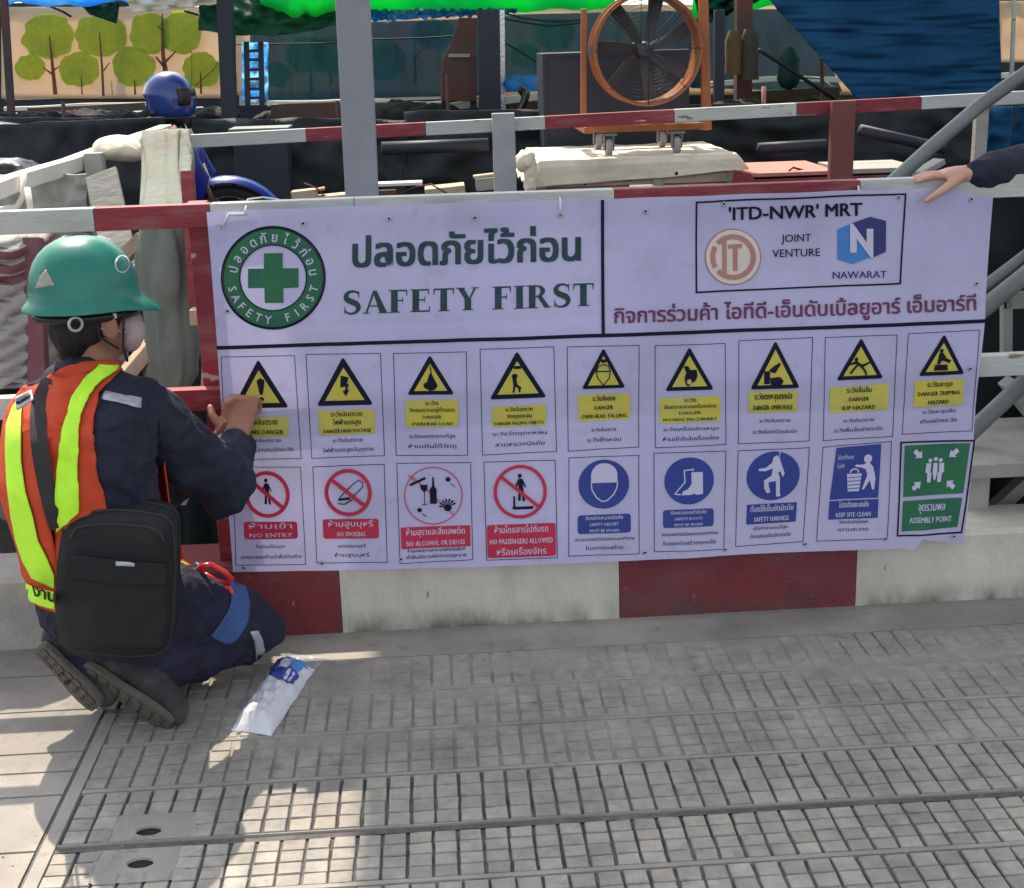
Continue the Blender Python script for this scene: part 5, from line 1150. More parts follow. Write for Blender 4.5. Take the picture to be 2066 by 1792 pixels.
def cover(u, v):
    # u across with overhang; v: 0 back, .62 front edge, 1 hanging hem
    x = xl-.04+(xr-xl+.08)*u; nz_ = .010*noise.noise(Vector((x*6, v*6, 1)))+.005*noise.noise(Vector((x*17, v*15, 3)))
    ex = max(0, .05-u)/.05; ex2 = max(0, u-.96)/.04
    drop = .09*ex**.6+.05*ex2
    if v < .6: t = v/.6; return Vector((x-.03*ex, 3.86-.83*t, zt+.012+nz_*.6-drop*(1+.3*noise.noise(Vector((v*9, 0, 0))))))
    t = (v-.6)/.4; L = .125-.05*u+.008*noise.noise(Vector((x*4, 0, 5))); 
    return Vector((x+(.015 if u > .9 else 0)*t-.02*ex*t+.006*noise.noise(Vector((x*9, t*4, 2))), 3.028-.012*min(1, t*4)+.012*noise.noise(Vector((x*5, t*2, 7)))*t, zt+.010+nz_*.5*(1-t)-L*t-drop*(1-t)))
cv = sheet('canvas_cover', cover, 120, 60, M['sheet'], .004); tag(cv, 'cream canvas cover nailed over the crate under the fan', 'cover')
for px, py in ((1180, 370), (1270, 362), (1365, 350), (1450, 340)):
    b = MB(); c = at(px, py, 3.02); b.lathe([(.001, -.004), (.008, -.003), (.009, .002)], c, Matrix.Rotation(pi/2, 3, 'X'), 10); b.build('nail_head', M['cable'], cv)
# crumpled corner
b = MB(); c = at(1058, 325, 3.0); b.ell(c, (.045, 0, .01), (0, .06, 0), (0, 0, .045), 20, 14); b.ell(c+Vector((.025, -.01, -.075)), (.028, 0, -.02), (0, .04, 0), (.012, 0, .09), 20, 14)
me = remesh(b, .007, 1, (.012, (16, 16, 12))); setmats(me, M['sheet']); tag(link('canvas_bunch', me), 'bunched cream canvas corner at the left end of the cover', 'canvas')
# red crate with sunlit top, planks
rc = thing('red_crate', at(1600, 400, 2.95), 'low dark red crate with sunlit pink lid right of the canvas cover', 'crate')
x0, x1 = X(1492, 350, 2.95), X(1860, 350, 2.95); zt2 = at(1580, 352, 2.95).z
b = MB(); b.box(((x0+x1)/2, 3.25, (zt2+SZ)/2-.01), (x1-x0, .58, zt2-SZ-.02)); b.build('crate_body', M['red'], rc, bevel=.004)
for i in range(4):
    b = MB(); b.bar((x0+.02*(i % 2), 3.02+.145*i, zt2), (X(1690, 350, 2.95), 3.02+.145*i, zt2), .138, .018); b.build('lid_board', M['pinkwood'], rc, bevel=.002)
for i in range(3):
    b = MB(); b.bar((X(1700, 350, 2.95), 3.02+.145*i, zt2+.002), (x1, 3.02+.145*i, zt2), .138, .022); b.build('lid_board', M['greywood'], rc, bevel=.002, )['label'] = 'unpainted grey lid board'
b = MB(); b.prism([(x0-.03, 2.93, zt2+.03), (x0+.05, 2.93, zt2+.01), (x0+.09, 2.93, zt2-.05), (x0+.2, 2.93, zt2-.07), (x0+.2, 2.93, zt2-.2), (x0-.04, 2.93, zt2-.2)], (0, .02, 0)); b.build('end_bracket', M['red'], rc)
b = MB(); b.tube([at(1590, 347, 3.0), at(1600, 338, 3.0), at(1618, 343, 3.05), at(1640, 346, 3.1), at(1665, 343, 3.1)], .005, 6); tag(b.build('wire_scrap', M['cable'], smooth=True), 'tangled scrap of dark wire lying on the red crate', 'wire')
# rubble boards on the left behind the grey post
for (p0, p1, w, h, m, lab) in (
  ((590, 398), (640, 392), .09, .055, 'tan', 'sunlit broken board left of the grey post'),
  ((640, 404), (700, 398), .12, .04, 'tan', 'sunlit cream board just at the grey post foot'),
  ((612, 388), (655, 380), .08, .012, 'pinkwood', 'thin pinkish board leaning on the rubble left of the post'),
  ((748, 372), (852, 368), .10, .014, 'whiteb', 'flat white board right of the grey post'),
  ((745, 398), (800, 395), .12, .05, 'brown', 'dark brown block under the flat white board'),
  ((858, 392), (938, 384), .16, .06, 'tan', 'large sunlit tan board left of the pale post'),
  ((960, 372), (998, 368), .10, .055, 'greywood', 'grey timber end beside the pale post'),
  ((955, 357), (996, 352), .06, .012, 'tan', 'thin tan batten on the grey timber beside the pale post'),
  ((700, 392), (750, 405), .06, .03, 'tan', 'sunlit batten crossing behind the grey post')):
    board('scrap_board', at(*p0, 2.85), at(*p1, 2.85), w, h, M[m], lab, 'board', group='scrap boards behind the banner')
b = MB(); a_ = at(580, 425, 2.85); c_ = at(1000, 415, 2.85); b.box(((a_.x+c_.x)/2, 2.95, (a_.z+SZ)/2-.02), (c_.x-a_.x, .3, a_.z-SZ)); tag(b.build('rubble_box', M['brown'], bevel=.01), 'dark box under the scrap boards behind the banner', 'box')
b = MB(); b.tube([at(800, 395, 2.8), at(835, 378, 2.8), at(870, 372, 2.75), at(905, 392, 2.7)], .004, 6); b.tube([at(613, 370, 2.8), at(640, 380, 2.8), at(662, 405, 2.8)], .004, 6)
tag(b.build('twig', M['brown'], smooth=True), 'thin bent twigs lying over the scrap boards', 'twigs')
board('plank_offcut', at(1850, 352, 1.0), at(1896, 325, 1.05), .05, .02, M['greywood'], 'small grey board end sticking up behind the reaching hand', 'board')
# ---- motorbike and helmet
YB = 3.15
mb_ = thing('motorbike', at(420, 560, YB), 'blue motorbike parked behind the rear fence, front mudguard to the right', 'motorbike')
wc = Vector((X(462, 440, YB), YB, SZ+.17)); wr = .27
def wheel(c, parent):
    Mw = Matrix.Rotation(pi/2, 3, 'X')
    b = MB(); b.lathe([(wr-.05, -.02), (wr-.02, -.03), (wr-.004, -.018), (wr, 0), (wr-.004, .018), (wr-.02, .03), (wr-.05, .02)], c, Mw, 48, caps=False); w_ = b.build('tyre', M['rubber'], parent, smooth=True)
    b = MB(); b.lathe([(wr-.055, -.016), (wr-.05, -.02), (wr-.05, .02), (wr-.055, .016), (wr-.055, -.016)], c, Mw, 40, caps=False)
    for k in range(12): a = pi*k/6; b.tube([c+Vector((cos(a)*.03, .012*(-1)**k, sin(a)*.03)), c+Vector((cos(a+.2)*(wr-.055), 0, sin(a+.2)*(wr-.055)))], .002, 4)
    b.tube([c+Vector((0, -.04, 0)), c+Vector((0, .04, 0))], .03, 14); b.build('rim', M['chrome'], parent, smooth=40)
wheel(wc, mb_); wheel(wc+Vector((-1.2, 0, 0)), mb_)
b = MB(); rings = []
for j in range(22):
    a = radians(18+128*j/21); r_ = wr+.035+.012*sin(j/21*pi); w = .055*(.45+.55*sin(pi*(.12+.8*j/21))); c = wc+Vector((cos(a)*r_, 0, sin(a)*r_)); rd = Vector((cos(a), 0, sin(a)))
    rings.append([c+Vector((0, w*s, 0))-rd*(abs(s)**2*.03)+rd*o_ for s, o_ in ((-1, 0), (-.6, 0), (0, 0), (.6, 0), (1, 0), (.6, -.006), (0, -.006), (-.6, -.006))])
b.loft(rings); b.build('front_mudguard', M['bikeblue'], mb_, smooth=50)
for s in (-1, 1):
    b = MB(); b.tube([wc+Vector((0, .05*s, 0)), wc+Vector((-.13, .05*s, .42)), wc+Vector((-.19, .045*s, .62))], .018, 12); b.build('fork', M['chrome'], mb_, smooth=True)
b = MB(); 
shp = [(366, 281), (384, 276), (402, 300), (418, 332), (430, 352), (418, 396), (405, 398), (392, 372), (376, 330)]
for s, dy in ((-1, -.10), (1, .10)): b.prism([at(x, y, YB)+Vector((0, dy, 0)) for x, y in shp], (0, .02*s, 0))
b.prism([at(x, y, YB)+Vector((0, -.09, 0)) for x, y in [(366, 281), (384, 276), (402, 300), (410, 330), (392, 350), (376, 330)]], (0, .18, 0))
b.build('leg_shield', M['bikeblue'], mb_, smooth=40, bevel=.01)
b = MB(); c = wc+Vector((-.22, 0, .60)); b.ell(c, (.09, 0, 0), (0, .08, 0), (-.02, 0, .09), 20, 12); b.build('headlight_cowl', M['blacks'], mb_, smooth=True)
b = MB(); b.tube([c+Vector((-.05, -.24, .02)), c+Vector((-.02, -.12, .05)), c+Vector((0, 0, .03)), c+Vector((-.02, .12, .05)), c+Vector((-.05, .24, .02))], .013, 10); b.build('handlebar', M['blacks'], mb_, smooth=True)
b = MB(); rings = []
for x, z, w, h in ((-.30, .30, .06, .10), (-.5, .26, .08, .10), (-.8, .38, .11, .12), (-1.1, .46, .10, .10), (-1.4, .52, .05, .05)):
    q = wc+Vector((x, 0, z)); rings.append([q+Vector((0, cos(t*pi/6)*w, sin(t*pi/6)*h)) for t in range(12)])
b.loft(rings); b.build('body', M['bikeblue'], mb_, smooth=True)
b = MB(); rings = []
for x, z, w, h in ((-.62, .50, .07, .03), (-.8, .52, .12, .045), (-1.1, .57, .12, .045), (-1.35, .61, .08, .03)):
    q = wc+Vector((x, 0, z)); rings.append([q+Vector((0, cos(t*pi/6)*w, sin(t*pi/6)*h)) for t in range(12)])
b.loft(rings); b.build('seat', M['blacks'], mb_, smooth=True)
b = MB(); b.box(wc+Vector((-.62, 0, .03)), (.34, .22, .24)); b.build('engine', M['steel'], mb_, bevel=.03)
ch = thing('crash_helmet', at(342, 240, 3.0), 'blue motorcycle helmet with dark visor perched above the red corner post', 'helmet')
hc = at(341, 193, 3.0); b = MB(); rings = []
for j in range(22):
    t = j/21; an__ = -1.02+(pi/2+1.02)*t; z = .114*sin(an__)-.006; rr = .108*max(.02, cos(an__))+(.018*(1-t/.3) if t < .3 else 0); rings.append([hc+Vector((cos(a)*rr*1.08+(.008 if z < 0 else 0), sin(a)*rr*.95, z)) for a in [2*pi*k/32 for k in range(32)]])
b.loft(rings); b.build('shell', M['helmblue'], ch, smooth=True)
b = MB(); rings = []
for j in range(9):
    a = radians(-62+15.5*j); rings.append([hc+Vector((cos(a)*(.118*q_+.001), sin(a)*(.106*q_+.001), z)) for z, q_ in ((-.045, .99), (-.02, 1.03), (.01, 1.03), (.035, .99), (.035, .96), (.0, .99), (-.045, .95))])
b.loft(rings); b.build('visor', M['blacks'], ch, smooth=True)
b = MB(); b.tube([hc+Vector((cos(a)*.105, sin(a)*.095, -.098)) for a in [2*pi*k/28 for k in range(29)]], .007, 8, caps=False); b.build('rim_trim', M['blacks'], ch, smooth=True)
b = MB(); b.tube([hc+Vector((.0, 0, -.10)), hc+Vector((.05, .1, -.32)), hc+Vector((.06, .12, -.6))], .010, 8); tag(b.build('mirror_stem', M['blacks'], smooth=True), 'thin black stalk holding up the blue crash helmet', 'stalk')
# ---- right side: slanting pipes, frame, block
def pipe(pts, r, lab, m='steel'):
    b = MB(); b.tube(pts, r, 16, dome=False); tag(b.build('steel_pipe', M[m], smooth=50), lab, 'pipe')
pipe([at(1785, 382, .35), at(1880, 296, .45), at(1978, 212, .58), at(2080, 140, .66), at(2250, 40, .8)], .0215, 'long grey pipe slanting up to the right behind the reaching hand')
pipe([at(1960, 600, .42), at(2120, 478, .5)], .020, 'upper of two grey pipes slanting right of the banner')
pipe([at(1950, 650, .36), at(2130, 506, .44)], .027, 'lower and thicker of two grey pipes slanting right of the banner')
pipe([at(1940, 890, .30), at(2110, 730, .38)], .026, 'grey pipe slanting below the white middle rail at right')
fr_ = thing('window_frame', at(2060, 730, .5), 'pale square steel frame standing behind the right end of the fence', 'frame')
for q0, q1, w in (((2030, 600), (2030, 735), .03), ((2085, 596), (2085, 735), .03), ((2020, 607), (2100, 603), .05), ((2020, 728), (2100, 726), .02)):
    b = MB(); b.bar(at(*q0, .5), at(*q1, .5), w, .03, up=(0, 1, 0)); b.build('frame_member', M['greywood'], fr_, bevel=.003)
b = MB(); P0 = [at(q, w_, .24) for q, w_ in ((1950, 862), (1976, 862), (2085, 925), (2085, 937), (1950, 937))]
bt = at(1960, 937, .14).z; bb = at(1960, 965, .14).z; tp = at(1985, 862, .62).z
xl_, xr_ = X(1930, 940, .14), 2.2
b.loft([[Vector((xl_, .13, bb)), Vector((xr_, .13, bb)), Vector((xr_, .60, bb)), Vector((xl_, .60, bb))], [Vector((xl_, .13, bt)), Vector((xr_, .13, bt)), Vector((xr_, .60, bt)), Vector((xl_, .60, bt))]])
bk = thing('concrete_block', at(2030, 965, .3), 'grey concrete slab on legs behind the kerb right of the banner', 'concrete block'); b.build('slab', M['greyk'], bk, bevel=.004)
for x in (xl_+.08, xr_-.1):
    b = MB(); b.box((x, .38, (bb+.0)/2), (.08, .4, bb)); b.build('leg', M['greyk'], bk, bevel=.003)
board('timber_brace', at(1960, 1070, .35), at(2090, 950, .35), .04, .05, M['greywood'], 'dull slanting timber below the concrete slab at right', 'timber', up=(0, 1, 0))
board('timber_brace', at(2030, 770, .45), at(2110, 870, .45), .04, .06, M['greywood'], 'pale slanting board behind the lowest pipe at right', 'timber', up=(0, 1, 0))
drape('navy_cloth', 1990, 2150, 215, 340, 3.1, M['tarpnavy'], 'dark blue cloth hanging under the rear rail at the far right', 'cloth', 3, .04, seed=31)
# ------------------------------------------------------------------ kneeling worker
PHI = radians(43); F = Vector((cos(PHI), sin(PHI), 0)); RS = Vector((sin(PHI), -cos(PHI), 0)); Z = Vector((0, 0, 1))
pel = at(225, 1235, -.42); wai = at(190, 1120, -.42); che = at(158, 960, -.42); upp = at(165, 850, -.40); nek = at(186, 752, -.37); hd = at(186, 628, -.36)
shR = at(285, 812, -.36); shL = at(75, 835, -.36); elR = at(452, 985, -.27); wrR = at(478, 893, -.12); 
elL = at(335, 985, -.08); wrL = at(432, 905, -.085)
hipR = at(295, 1225, -.36); hipL = at(195, 1238, -.42)
knR = at(508, 1266, -.20); anR = at(285, 1352, -.42); knL = at(395, 1265, -.02); anL = at(182, 1330, -.40)
def ering(c, a, b_, n=24, tilt=0, off=0, d=None):
    f2 = (F+Z*tilt).normalized()
    return [c+f2*off+RS*cos(2*pi*k/n)*a+f2*sin(2*pi*k/n)*b_*(1 if sin(2*pi*k/n) > 0 else 1.0) for k in range(n)]
TOR = [(pel+Z*-.045, .135, .115, 0), (pel, .168, .135, 0), (pel.lerp(wai, .5), .168, .130, 0), (wai, .168, .128, .0), (wai.lerp(che, .5), .180, .135, -.0), (che, .188, .138, 0), (upp, .188, .128, 0), (upp.lerp(nek, .45), .170, .105, 0), (upp.lerp(nek, .75), .120, .080, 0), (nek, .062, .058, 0)]
def torso(mb, inf=0, lo=0, hi=99, sc=1):
    mb.loft([ering(c, a*sc+inf, b_*sc+inf, 28, 0, o) for c, a, b_, o in TOR[lo:hi]], True)
def limb(mb, pts, rad, inf=0, n=14): mb.tube(pts, [r+inf for r in rad], n, dome=True)
def hand(mb, wrist, center, dirv, palmn, size=1., curl=1.0, side=1, thumbdir=None, fingers=4):
    """palm and five separate fingers; dirv = wrist to knuckles, palmn = out of the palm"""
    dirv = dirv.normalized(); palmn = (palmn-dirv*palmn.dot(dirv)).normalized(); lat = dirv.cross(palmn)*side
    s = size; k0 = center+dirv*.045*s
    mb.loft([[c+lat*cos(2*pi*t/14)*w+palmn*sin(2*pi*t/14)*h for t in range(14)] for c, w, h in ((wrist-dirv*.01, .023*s, .018*s), (wrist.lerp(center, .4), .029*s, .018*s), (center, .038*s, .017*s), (k0-dirv*.006, .040*s, .015*s), (k0+dirv*.004, .034*s, .010*s))])
    for i, (L, off) in enumerate(((.070, -.030), (.078, -.010), (.073, .010), (.058, .029))):
        if i >= fingers: break
        a = curl*radians(38); p = k0+lat*off*s-dirv*.012; d = dirv.copy(); pts = [p-dirv*.012, p]; rr = [.0095*s, .0092*s]
        for j, q in enumerate((.46, .30, .24)):
            ang = a*(j+1)*(1 if j < 2 else .95); d = dirv*cos(ang)+palmn*sin(ang)+lat*off*1.2; d.normalize(); p = p+d*L*q*s; pts.append(p); rr.append((.0088-.0009*j)*s)
        mb.tube(pts, rr, 10, dome=True)
    td = (thumbdir or (dirv*.6-lat*.8+palmn*.3)).normalized(); b0 = wrist.lerp(center, .35)-lat*.020*s
    t1 = b0+td*.034*s; t2 = t1+(td+dirv*.35+palmn*.25).normalized()*.028*s; t3 = t2+(td*.6+dirv*.7+palmn*.4).normalized()*.022*s
    mb.tube([b0, t1, t2, t3], [.014*s, .0115*s, .010*s, .0085*s], 10, dome=True)
person = thing('person', at(300, 1420, -.40), 'kneeling worker in green hard hat and orange vest fixing the left edge of the banner', 'person')
# body
B = MB(); torso(B, 0, 0, 99, .9)
HF = Vector((cos(radians(32)), sin(radians(32)), 0)); HS = Vector((HF.y, -HF.x, 0))
B.tube([nek-Z*.06, nek.lerp(hd, .5)+Z*.0, hd-Z*.04], [.062, .058, .060], 18)
B.ell(hd+Z*.025, HF*.098, HS*.078, Z*.112, 30, 20)
B.ell(hd+HF*.045-Z*.05, HF*.052, HS*.056, Z*.062, 22, 14)        # jaw
B.ell(hd+HF*.098-Z*.005, HF*.018, HS*.014, Z*.026, 12, 8)        # nose
for s in (-1, 1):
    e = hd+HS*.083*s+HF*.004-Z*.020
    B.ell(e, HF*.021+HS*.010*s, HS*.010*s, Z*.036-HF*.006, 16, 10)
limb(B, [upp+RS*.10, shR, elR, wrR], [.045, .048, .038, .026]); limb(B, [upp-RS*.10, shL, elL, wrL], [.045, .048, .038, .026])
limb(B, [hipR, knR], [.080, .052]); limb(B, [knR, anR], [.050, .034]); limb(B, [hipL, knL], [.080, .052]); limb(B, [knL, anL], [.050, .034])
gripR = at(487, 838, -.075)
hand(B, wrR, gripR, Vector((.20, .30, 1)), Vector((.25, 1, -.2)), 1.08, 2.1, -1, thumbdir=Vector((-.9, .3, .6)))
gripL = at(459, 838, -.045)
hand(B, wrL, gripL, Vector((.2, .1, 1)), Vector((.9, -.1, 0)), .95, 1.2, 1)
for an, kn in ((anR, knR), (anL, knL)):
    B.tube([an, an+(an-kn).normalized()*.02-Z*.02], [.034, .03], 12, dome=True)
me = remesh(B, .0042, 2); setmats(me, M['skin']); body = link('body', me, person)
# jacket with sleeves, one shell
J = MB(); torso(J, .012, 2, 99)
J.loft([ering(nek+Z*(-.02), .078, .074, 24), ering(nek+Z*.022, .068, .066, 24), ering(nek+Z*.030, .060, .058, 24)])
limb(J, [upp+RS*.09, shR, shR.lerp(elR, .5)+Z*.004, elR+Vector((.006, 0, 0)), elR.lerp(wrR, .55), wrR+Z*-.012], [.060, .073, .074, .070, .056, .040], 0, 20)
limb(J, [upp-RS*.09, shL, shL.lerp(elL, .5), elL, elL.lerp(wrL, .6)], [.058, .068, .064, .056, .046], 0, 18)
J.tube([shR+Z*.005, upp.lerp(nek, .5)+RS*.05], [.066, .070], 18, dome=True); J.tube([shL+Z*.005, upp.lerp(nek, .5)-RS*.05], [.064, .068], 18, dome=True)
# loose hem at the front
J.tube([wai+F*.08+RS*.03, wai+F*.10+RS*.05-Z*.12], [.085, .075], 18, dome=True)
me = remesh(J, .007, 5, (.019, (9, 9, 8))); setmats(me, M['navy']); jacket = link('jacket', me, person); jb = bvh_of(me); me_j = me
b = MB(); ax = (wrR-elR).normalized(); b.tube([wrR-ax*.035, wrR-ax*.012], [.043, .042], 22); b.build('sleeve_cuff', M['navy'], person, smooth=40, bevel=.003)
b = MB(); b.tube([at(440, 905, -.14), at(458, 872, -.115)], [.020, .012], 12); b.build('glove_cuff', M['paper'], person, smooth=True)
# trousers
T = MB(); T.loft([ering(pel+Z*-.07, .135, .115, 24), ering(pel, .180, .150, 24), ering(wai, .172, .135, 24), ering(wai+Z*.03, .165, .128, 24)])
limb(T, [hipR, hipR.lerp(knR, .5)+Z*.012, knR+Vector((-.01, 0, .008)), knR+(knR-hipR).normalized()*.012], [.115, .100, .078, .066], 0, 20)
limb(T, [knR+Vector((0, 0, -.012)), knR.lerp(anR, .5)-Z*.006, anR-(knR-anR)*.06], [.062, .070, .062], 0, 18)
limb(T, [hipL, hipL.lerp(knL, .5), knL], [.092, .090, .074], 0, 18); limb(T, [knL-Z*.01, anL-(knL-anL)*.06], [.062, .060], 0, 18)
T.tube([hipR-Z*.02, anR.lerp(knR, .35)+Z*.0], [.10, .07], 16, dome=True)
me = remesh(T, .007, 4, (.016, (10, 10, 9)))
for v in me.vertices: v.co.z = max(v.co.z, .002)
setmats(me, M['trouser']); trous = link('trousers', me, person); tb = bvh_of(me)
wrap('thigh_band', [(458, 1150), (478, 1163), (494, 1184), (503, 1215), (502, 1245), (492, 1270), (478, 1290), (462, 1300), (440, 1293), (424, 1282), (440, 1262), (455, 1240), (464, 1218), (466, 1195), (462, 1175)], tb, .004, M['bluestripe'], person)
wrap('knee_band', [(503, 1275), (519, 1272), (528, 1290), (532, 1312), (528, 1330), (515, 1336), (516, 1312), (512, 1292)], tb, .004, M['silver'], person)
# boots: sole facing back, heel up, toe on the ground
def boot(heel, ball, side_dir, nm, ank=None):
    ln = (heel-ball); L = ln.length; u = ln.normalized(); s = side_dir.normalized(); s = (s-u*s.dot(u)).normalized(); n = u.cross(s); 
    if n.dot(Vector((0, -1, 0))) < 0: n = -n       # out of the sole, towards the street
    prof = [(-.20, .034), (-.12, .047), (.05, .054), (.25, .054), (.5, .045), (.7, .041), (.9, .042), (1.05, .034), (1.10, .020)]
    b = MB(); rings = []
    for t, w in prof: c = ball+ln*t; rings.append([c+s*w*cos(a)*1.0+n*(.0) for a in (0, pi)])
    out = [ball+ln*t+s*w for t, w in prof]+[ball+ln*t-s*w for t, w in reversed(prof)]
    b.prism(out, n*.016); sole = b.build(nm+'_sole' if False else 'sole', M['sole'], None, smooth=30, bevel=.003)
    # tread blocks with irregular cracks between
    tr = MB()
    for i in range(7):
        t0_ = -.10+i*.165
        w = .040-.006*abs(i-2) if i < 5 else .028
        for j in (-1, 0, 1):
            q = random.uniform(-.003, .003); c = ball+ln*(t0_+.07)+s*(j*w*.66+q)+n*(.0165)
            poly = []
            for k in range(6): a = 2*pi*k/6+.3*random.random(); poly.append(c+u*cos(a)*L*.076*random.uniform(.9, 1.05)+s*sin(a)*w*.34*random.uniform(.9, 1.08))
            tr.prism(poly, n*.004)
    tread = tr.build('tread', M['sole'], None)
    U = MB(); up_ = -n
    U.tube([ball-ln*.10+up_*.028, ball+ln*.25+up_*.035, ball+ln*.6+up_*.042, ball+ln*.95+up_*.035], [.040, .050, .047, .045], 18, dome=True)
    an_ = ball+ln*.80+up_*.045; U.tube([an_, an_.lerp(ank, .55)+Z*.012, ank], [.048, .054, .056], 18, dome=True)
    me = remesh(U, .006, 3, (.006, (12, 12, 12)))
    for v in me.vertices: v.co.z = max(v.co.z, .003)
    setmats(me, M['boot']); o = link('boot', me, person)
    for q in (sole, tread): q.parent = o; q.matrix_parent_inverse = Matrix.Identity(4); 
    return o
heelR = at(188, 1346, -.47); ballR = at(322, 1440, -.50); heelL = at(94, 1306, -.45); ballL = at(186, 1402, -.47)
def mboot(h, b_, a_): return boot(h, b_, Vector((.70, -.62, .22)), 'b', a_)
mboot(heelR, ballR, anR); mboot(heelL, ballL, anL)
# vest: back and front panels on the torso
def vest_panel(th0, th1, name, lo=.0, hi=1., infl=.026, n=44, m=60):
    cs = TOR[2:]; L = len(cs)-1
    def fn(u, v):
        t = lo+(hi-lo)*v; i = min(L-1, int(t*L)); f = t*L-i; c = cs[i][0].lerp(cs[i+1][0], f); a = cs[i][1]*(1-f)+cs[i+1][1]*f; b_ = cs[i][2]*(1-f)+cs[i+1][2]*f
        w0 = 0; e = 0 if t < .55 else (t-.55)/.45
        a0 = th0+(th1-th0)*u
        bil = .030*max(0, sin(min(1, t/.85)*pi))*max(0, sin((a0+radians(50))*1)*-1+.25) if name == 'vest_back' else 0
        r = infl+.005*noise.noise(Vector((a0*2, t*4, 1)))+bil
        base = c+(-F)*cos(a0)*(b_+r)+RS*sin(a0)*(a+r); dr = (base-c).normalized()
        D_ = (base-c).length
        if t < .88 and name == 'vest_back':
            h_, n_, i_, d_ = jb.ray_cast(c+dr*.30, -dr)
            if h_ is not None and (h_-c).length < .245: D_ = max(D_, (h_-c).length+.006)
        return c, dr, D_
    G = [[fn(i/n, j/m) for i in range(n+1)] for j in range(m+1)]; D2 = [[q[2] for q in r] for r in G]; D0 = [r[:] for r in D2]
    for it in range(14):
        D3 = [r[:] for r in D2]
        for j in range(m+1):
            for i in range(n+1):
                nb = [D2[jj][ii] for jj, ii in ((j-1, i), (j+1, i), (j, i-1), (j, i+1)) if 0 <= jj <= m and 0 <= ii <= n]
                D3[j][i] = max(.5*D2[j][i]+.5*sum(nb)/len(nb), D0[j][i]-.002)
        D2 = D3
    b = MB(); b.add([G[j][i][0]+G[j][i][1]*(D2[j][i]+.004+.003*noise.noise(Vector((i*.12, j*.10, 3)))) for j in range(m+1) for i in range(n+1)], [(j*(n+1)+i, j*(n+1)+i+1, (j+1)*(n+1)+i+1, (j+1)*(n+1)+i) for j in range(m) for i in range(n)]); o = b.build(name, M['vest'], person, smooth=True); s = o.modifiers.new('t', 'SOLIDIFY'); s.thickness = .004; return o, fn
vb, vfn = vest_panel(radians(-100), radians(30), 'vest_back', -.02, .95, n=44)
vf, _ = vest_panel(radians(150), radians(232), 'vest_front', .08, .8, infl=.045)
def join_bvh(*ms):
    V_, P_2 = [], []
    for m_ in ms:
        o_ = len(V_); V_ += [v.co.copy() for v in m_.vertices]; P_2 += [tuple(i+o_ for i in p.vertices) for p in m_.polygons]
    return BVHTree.FromPolygons(V_, P_2)
vp = wrap('vest_back', [(84,790),(92,770),(112,752),(140,741),(180,733),(225,733),(262,738),(240,756),(216,778),(202,796),(194,830),(190,879),(194,928),(203,975),(211,1009),(216,1034),(222,1080),(222,1200),(128,1238),(122,1180),(116,1080),(102,1035),(88,970),(80,900),(76,840)], join_bvh(me_j, vb.data, trous.data), .010, M['vest'], person, 9, .004)
vbb = join_bvh(vb.data, vp.data, me_j)
off = .009
wrap('lime_stripe', [(198,739),(169,769),(146,804),(133,847),(124,895),(117,960),(115,1025),(119,1071),(159,1032),(159,977),(159,915),(161,876),(166,837),(182,801),(208,769),(247,743),(232,738)], bvh_of(vp.data), .008, M['lime'], person)
wrap('lime_stripe', [(49,798),(29,821),(16,860),(15,912),(18,977),(26,1042),(36,1090),(49,1130),(68,1165),(112,1185),(112,1159),(98,1126),(80,1090),(70,1042),(55,993),(46,928),(46,840),(50,799)], bvh_of(vb.data), .006, M['lime'], person, 5)
hemb = wrap('lime_hem', [(47,1168),(60,1178),(80,1186),(112,1192),(114,1228),(85,1220),(66,1212),(55,1200)], bvh_of(vb.data), .006, M['lime'], person, 5)
cl = [(96, 762), (84, 795), (77, 830), (77, 880), (85, 940), (99, 1005), (119, 1075)]; P_c = []
for k in range(len(cl)-1):
    for q in range(8):
        t = q/8; px, py = cl[k][0]*(1-t)+cl[k+1][0]*t, cl[k][1]*(1-t)+cl[k+1][1]*t
        d = (FW+RT*((px-W/2)/FPX)-UP*((py-H/2)/FPX)).normalized(); h_, n_, i_, t_ = vbb.ray_cast(CAM, d)
        if h_ is not None: P_c.append((h_, px))
for it in range(6): P_c = [P_c[0]]+[((P_c[k-1][0]+P_c[k][0]*2+P_c[k+1][0])/4, P_c[k][1]) for k in range(1, len(P_c)-1)]+[P_c[-1]]
P_c = [p-(p-CAM).normalized()*.019 for p, _ in P_c]; b = MB(); rings = []
for k, p in enumerate(P_c):
    tg = (P_c[min(k+1, len(P_c)-1)]-P_c[max(k-1, 0)]).normalized(); vw = (CAM-p).normalized(); ac = tg.cross(vw).normalized(); w_ = .010+.0075*min(1, k/10)
    ac = (ac-vw*.0).normalized(); rings.append([p-ac*w_, p-ac*w_+vw*.003, p+ac*w_+vw*.003, p+ac*w_])
b.loft(rings); b.build('harness_strap', M['black2'], person, smooth=40)
wrap('strap_buckle', [(54, 822), (85, 806), (89, 826), (58, 842)], bvh_of(vb.data), .036, M['silver'], person, thick=.004)
wrap('buckle_bar', [(59, 826), (83, 814), (85, 822), (61, 834)], bvh_of(vb.data), .041, M['blacks'], person, thick=.003)
wrap('shoulder_tape', [(214, 790), (221, 792), (285, 805), (283, 824), (270, 822), (205, 806)], jb, .004, M['silver'], person)
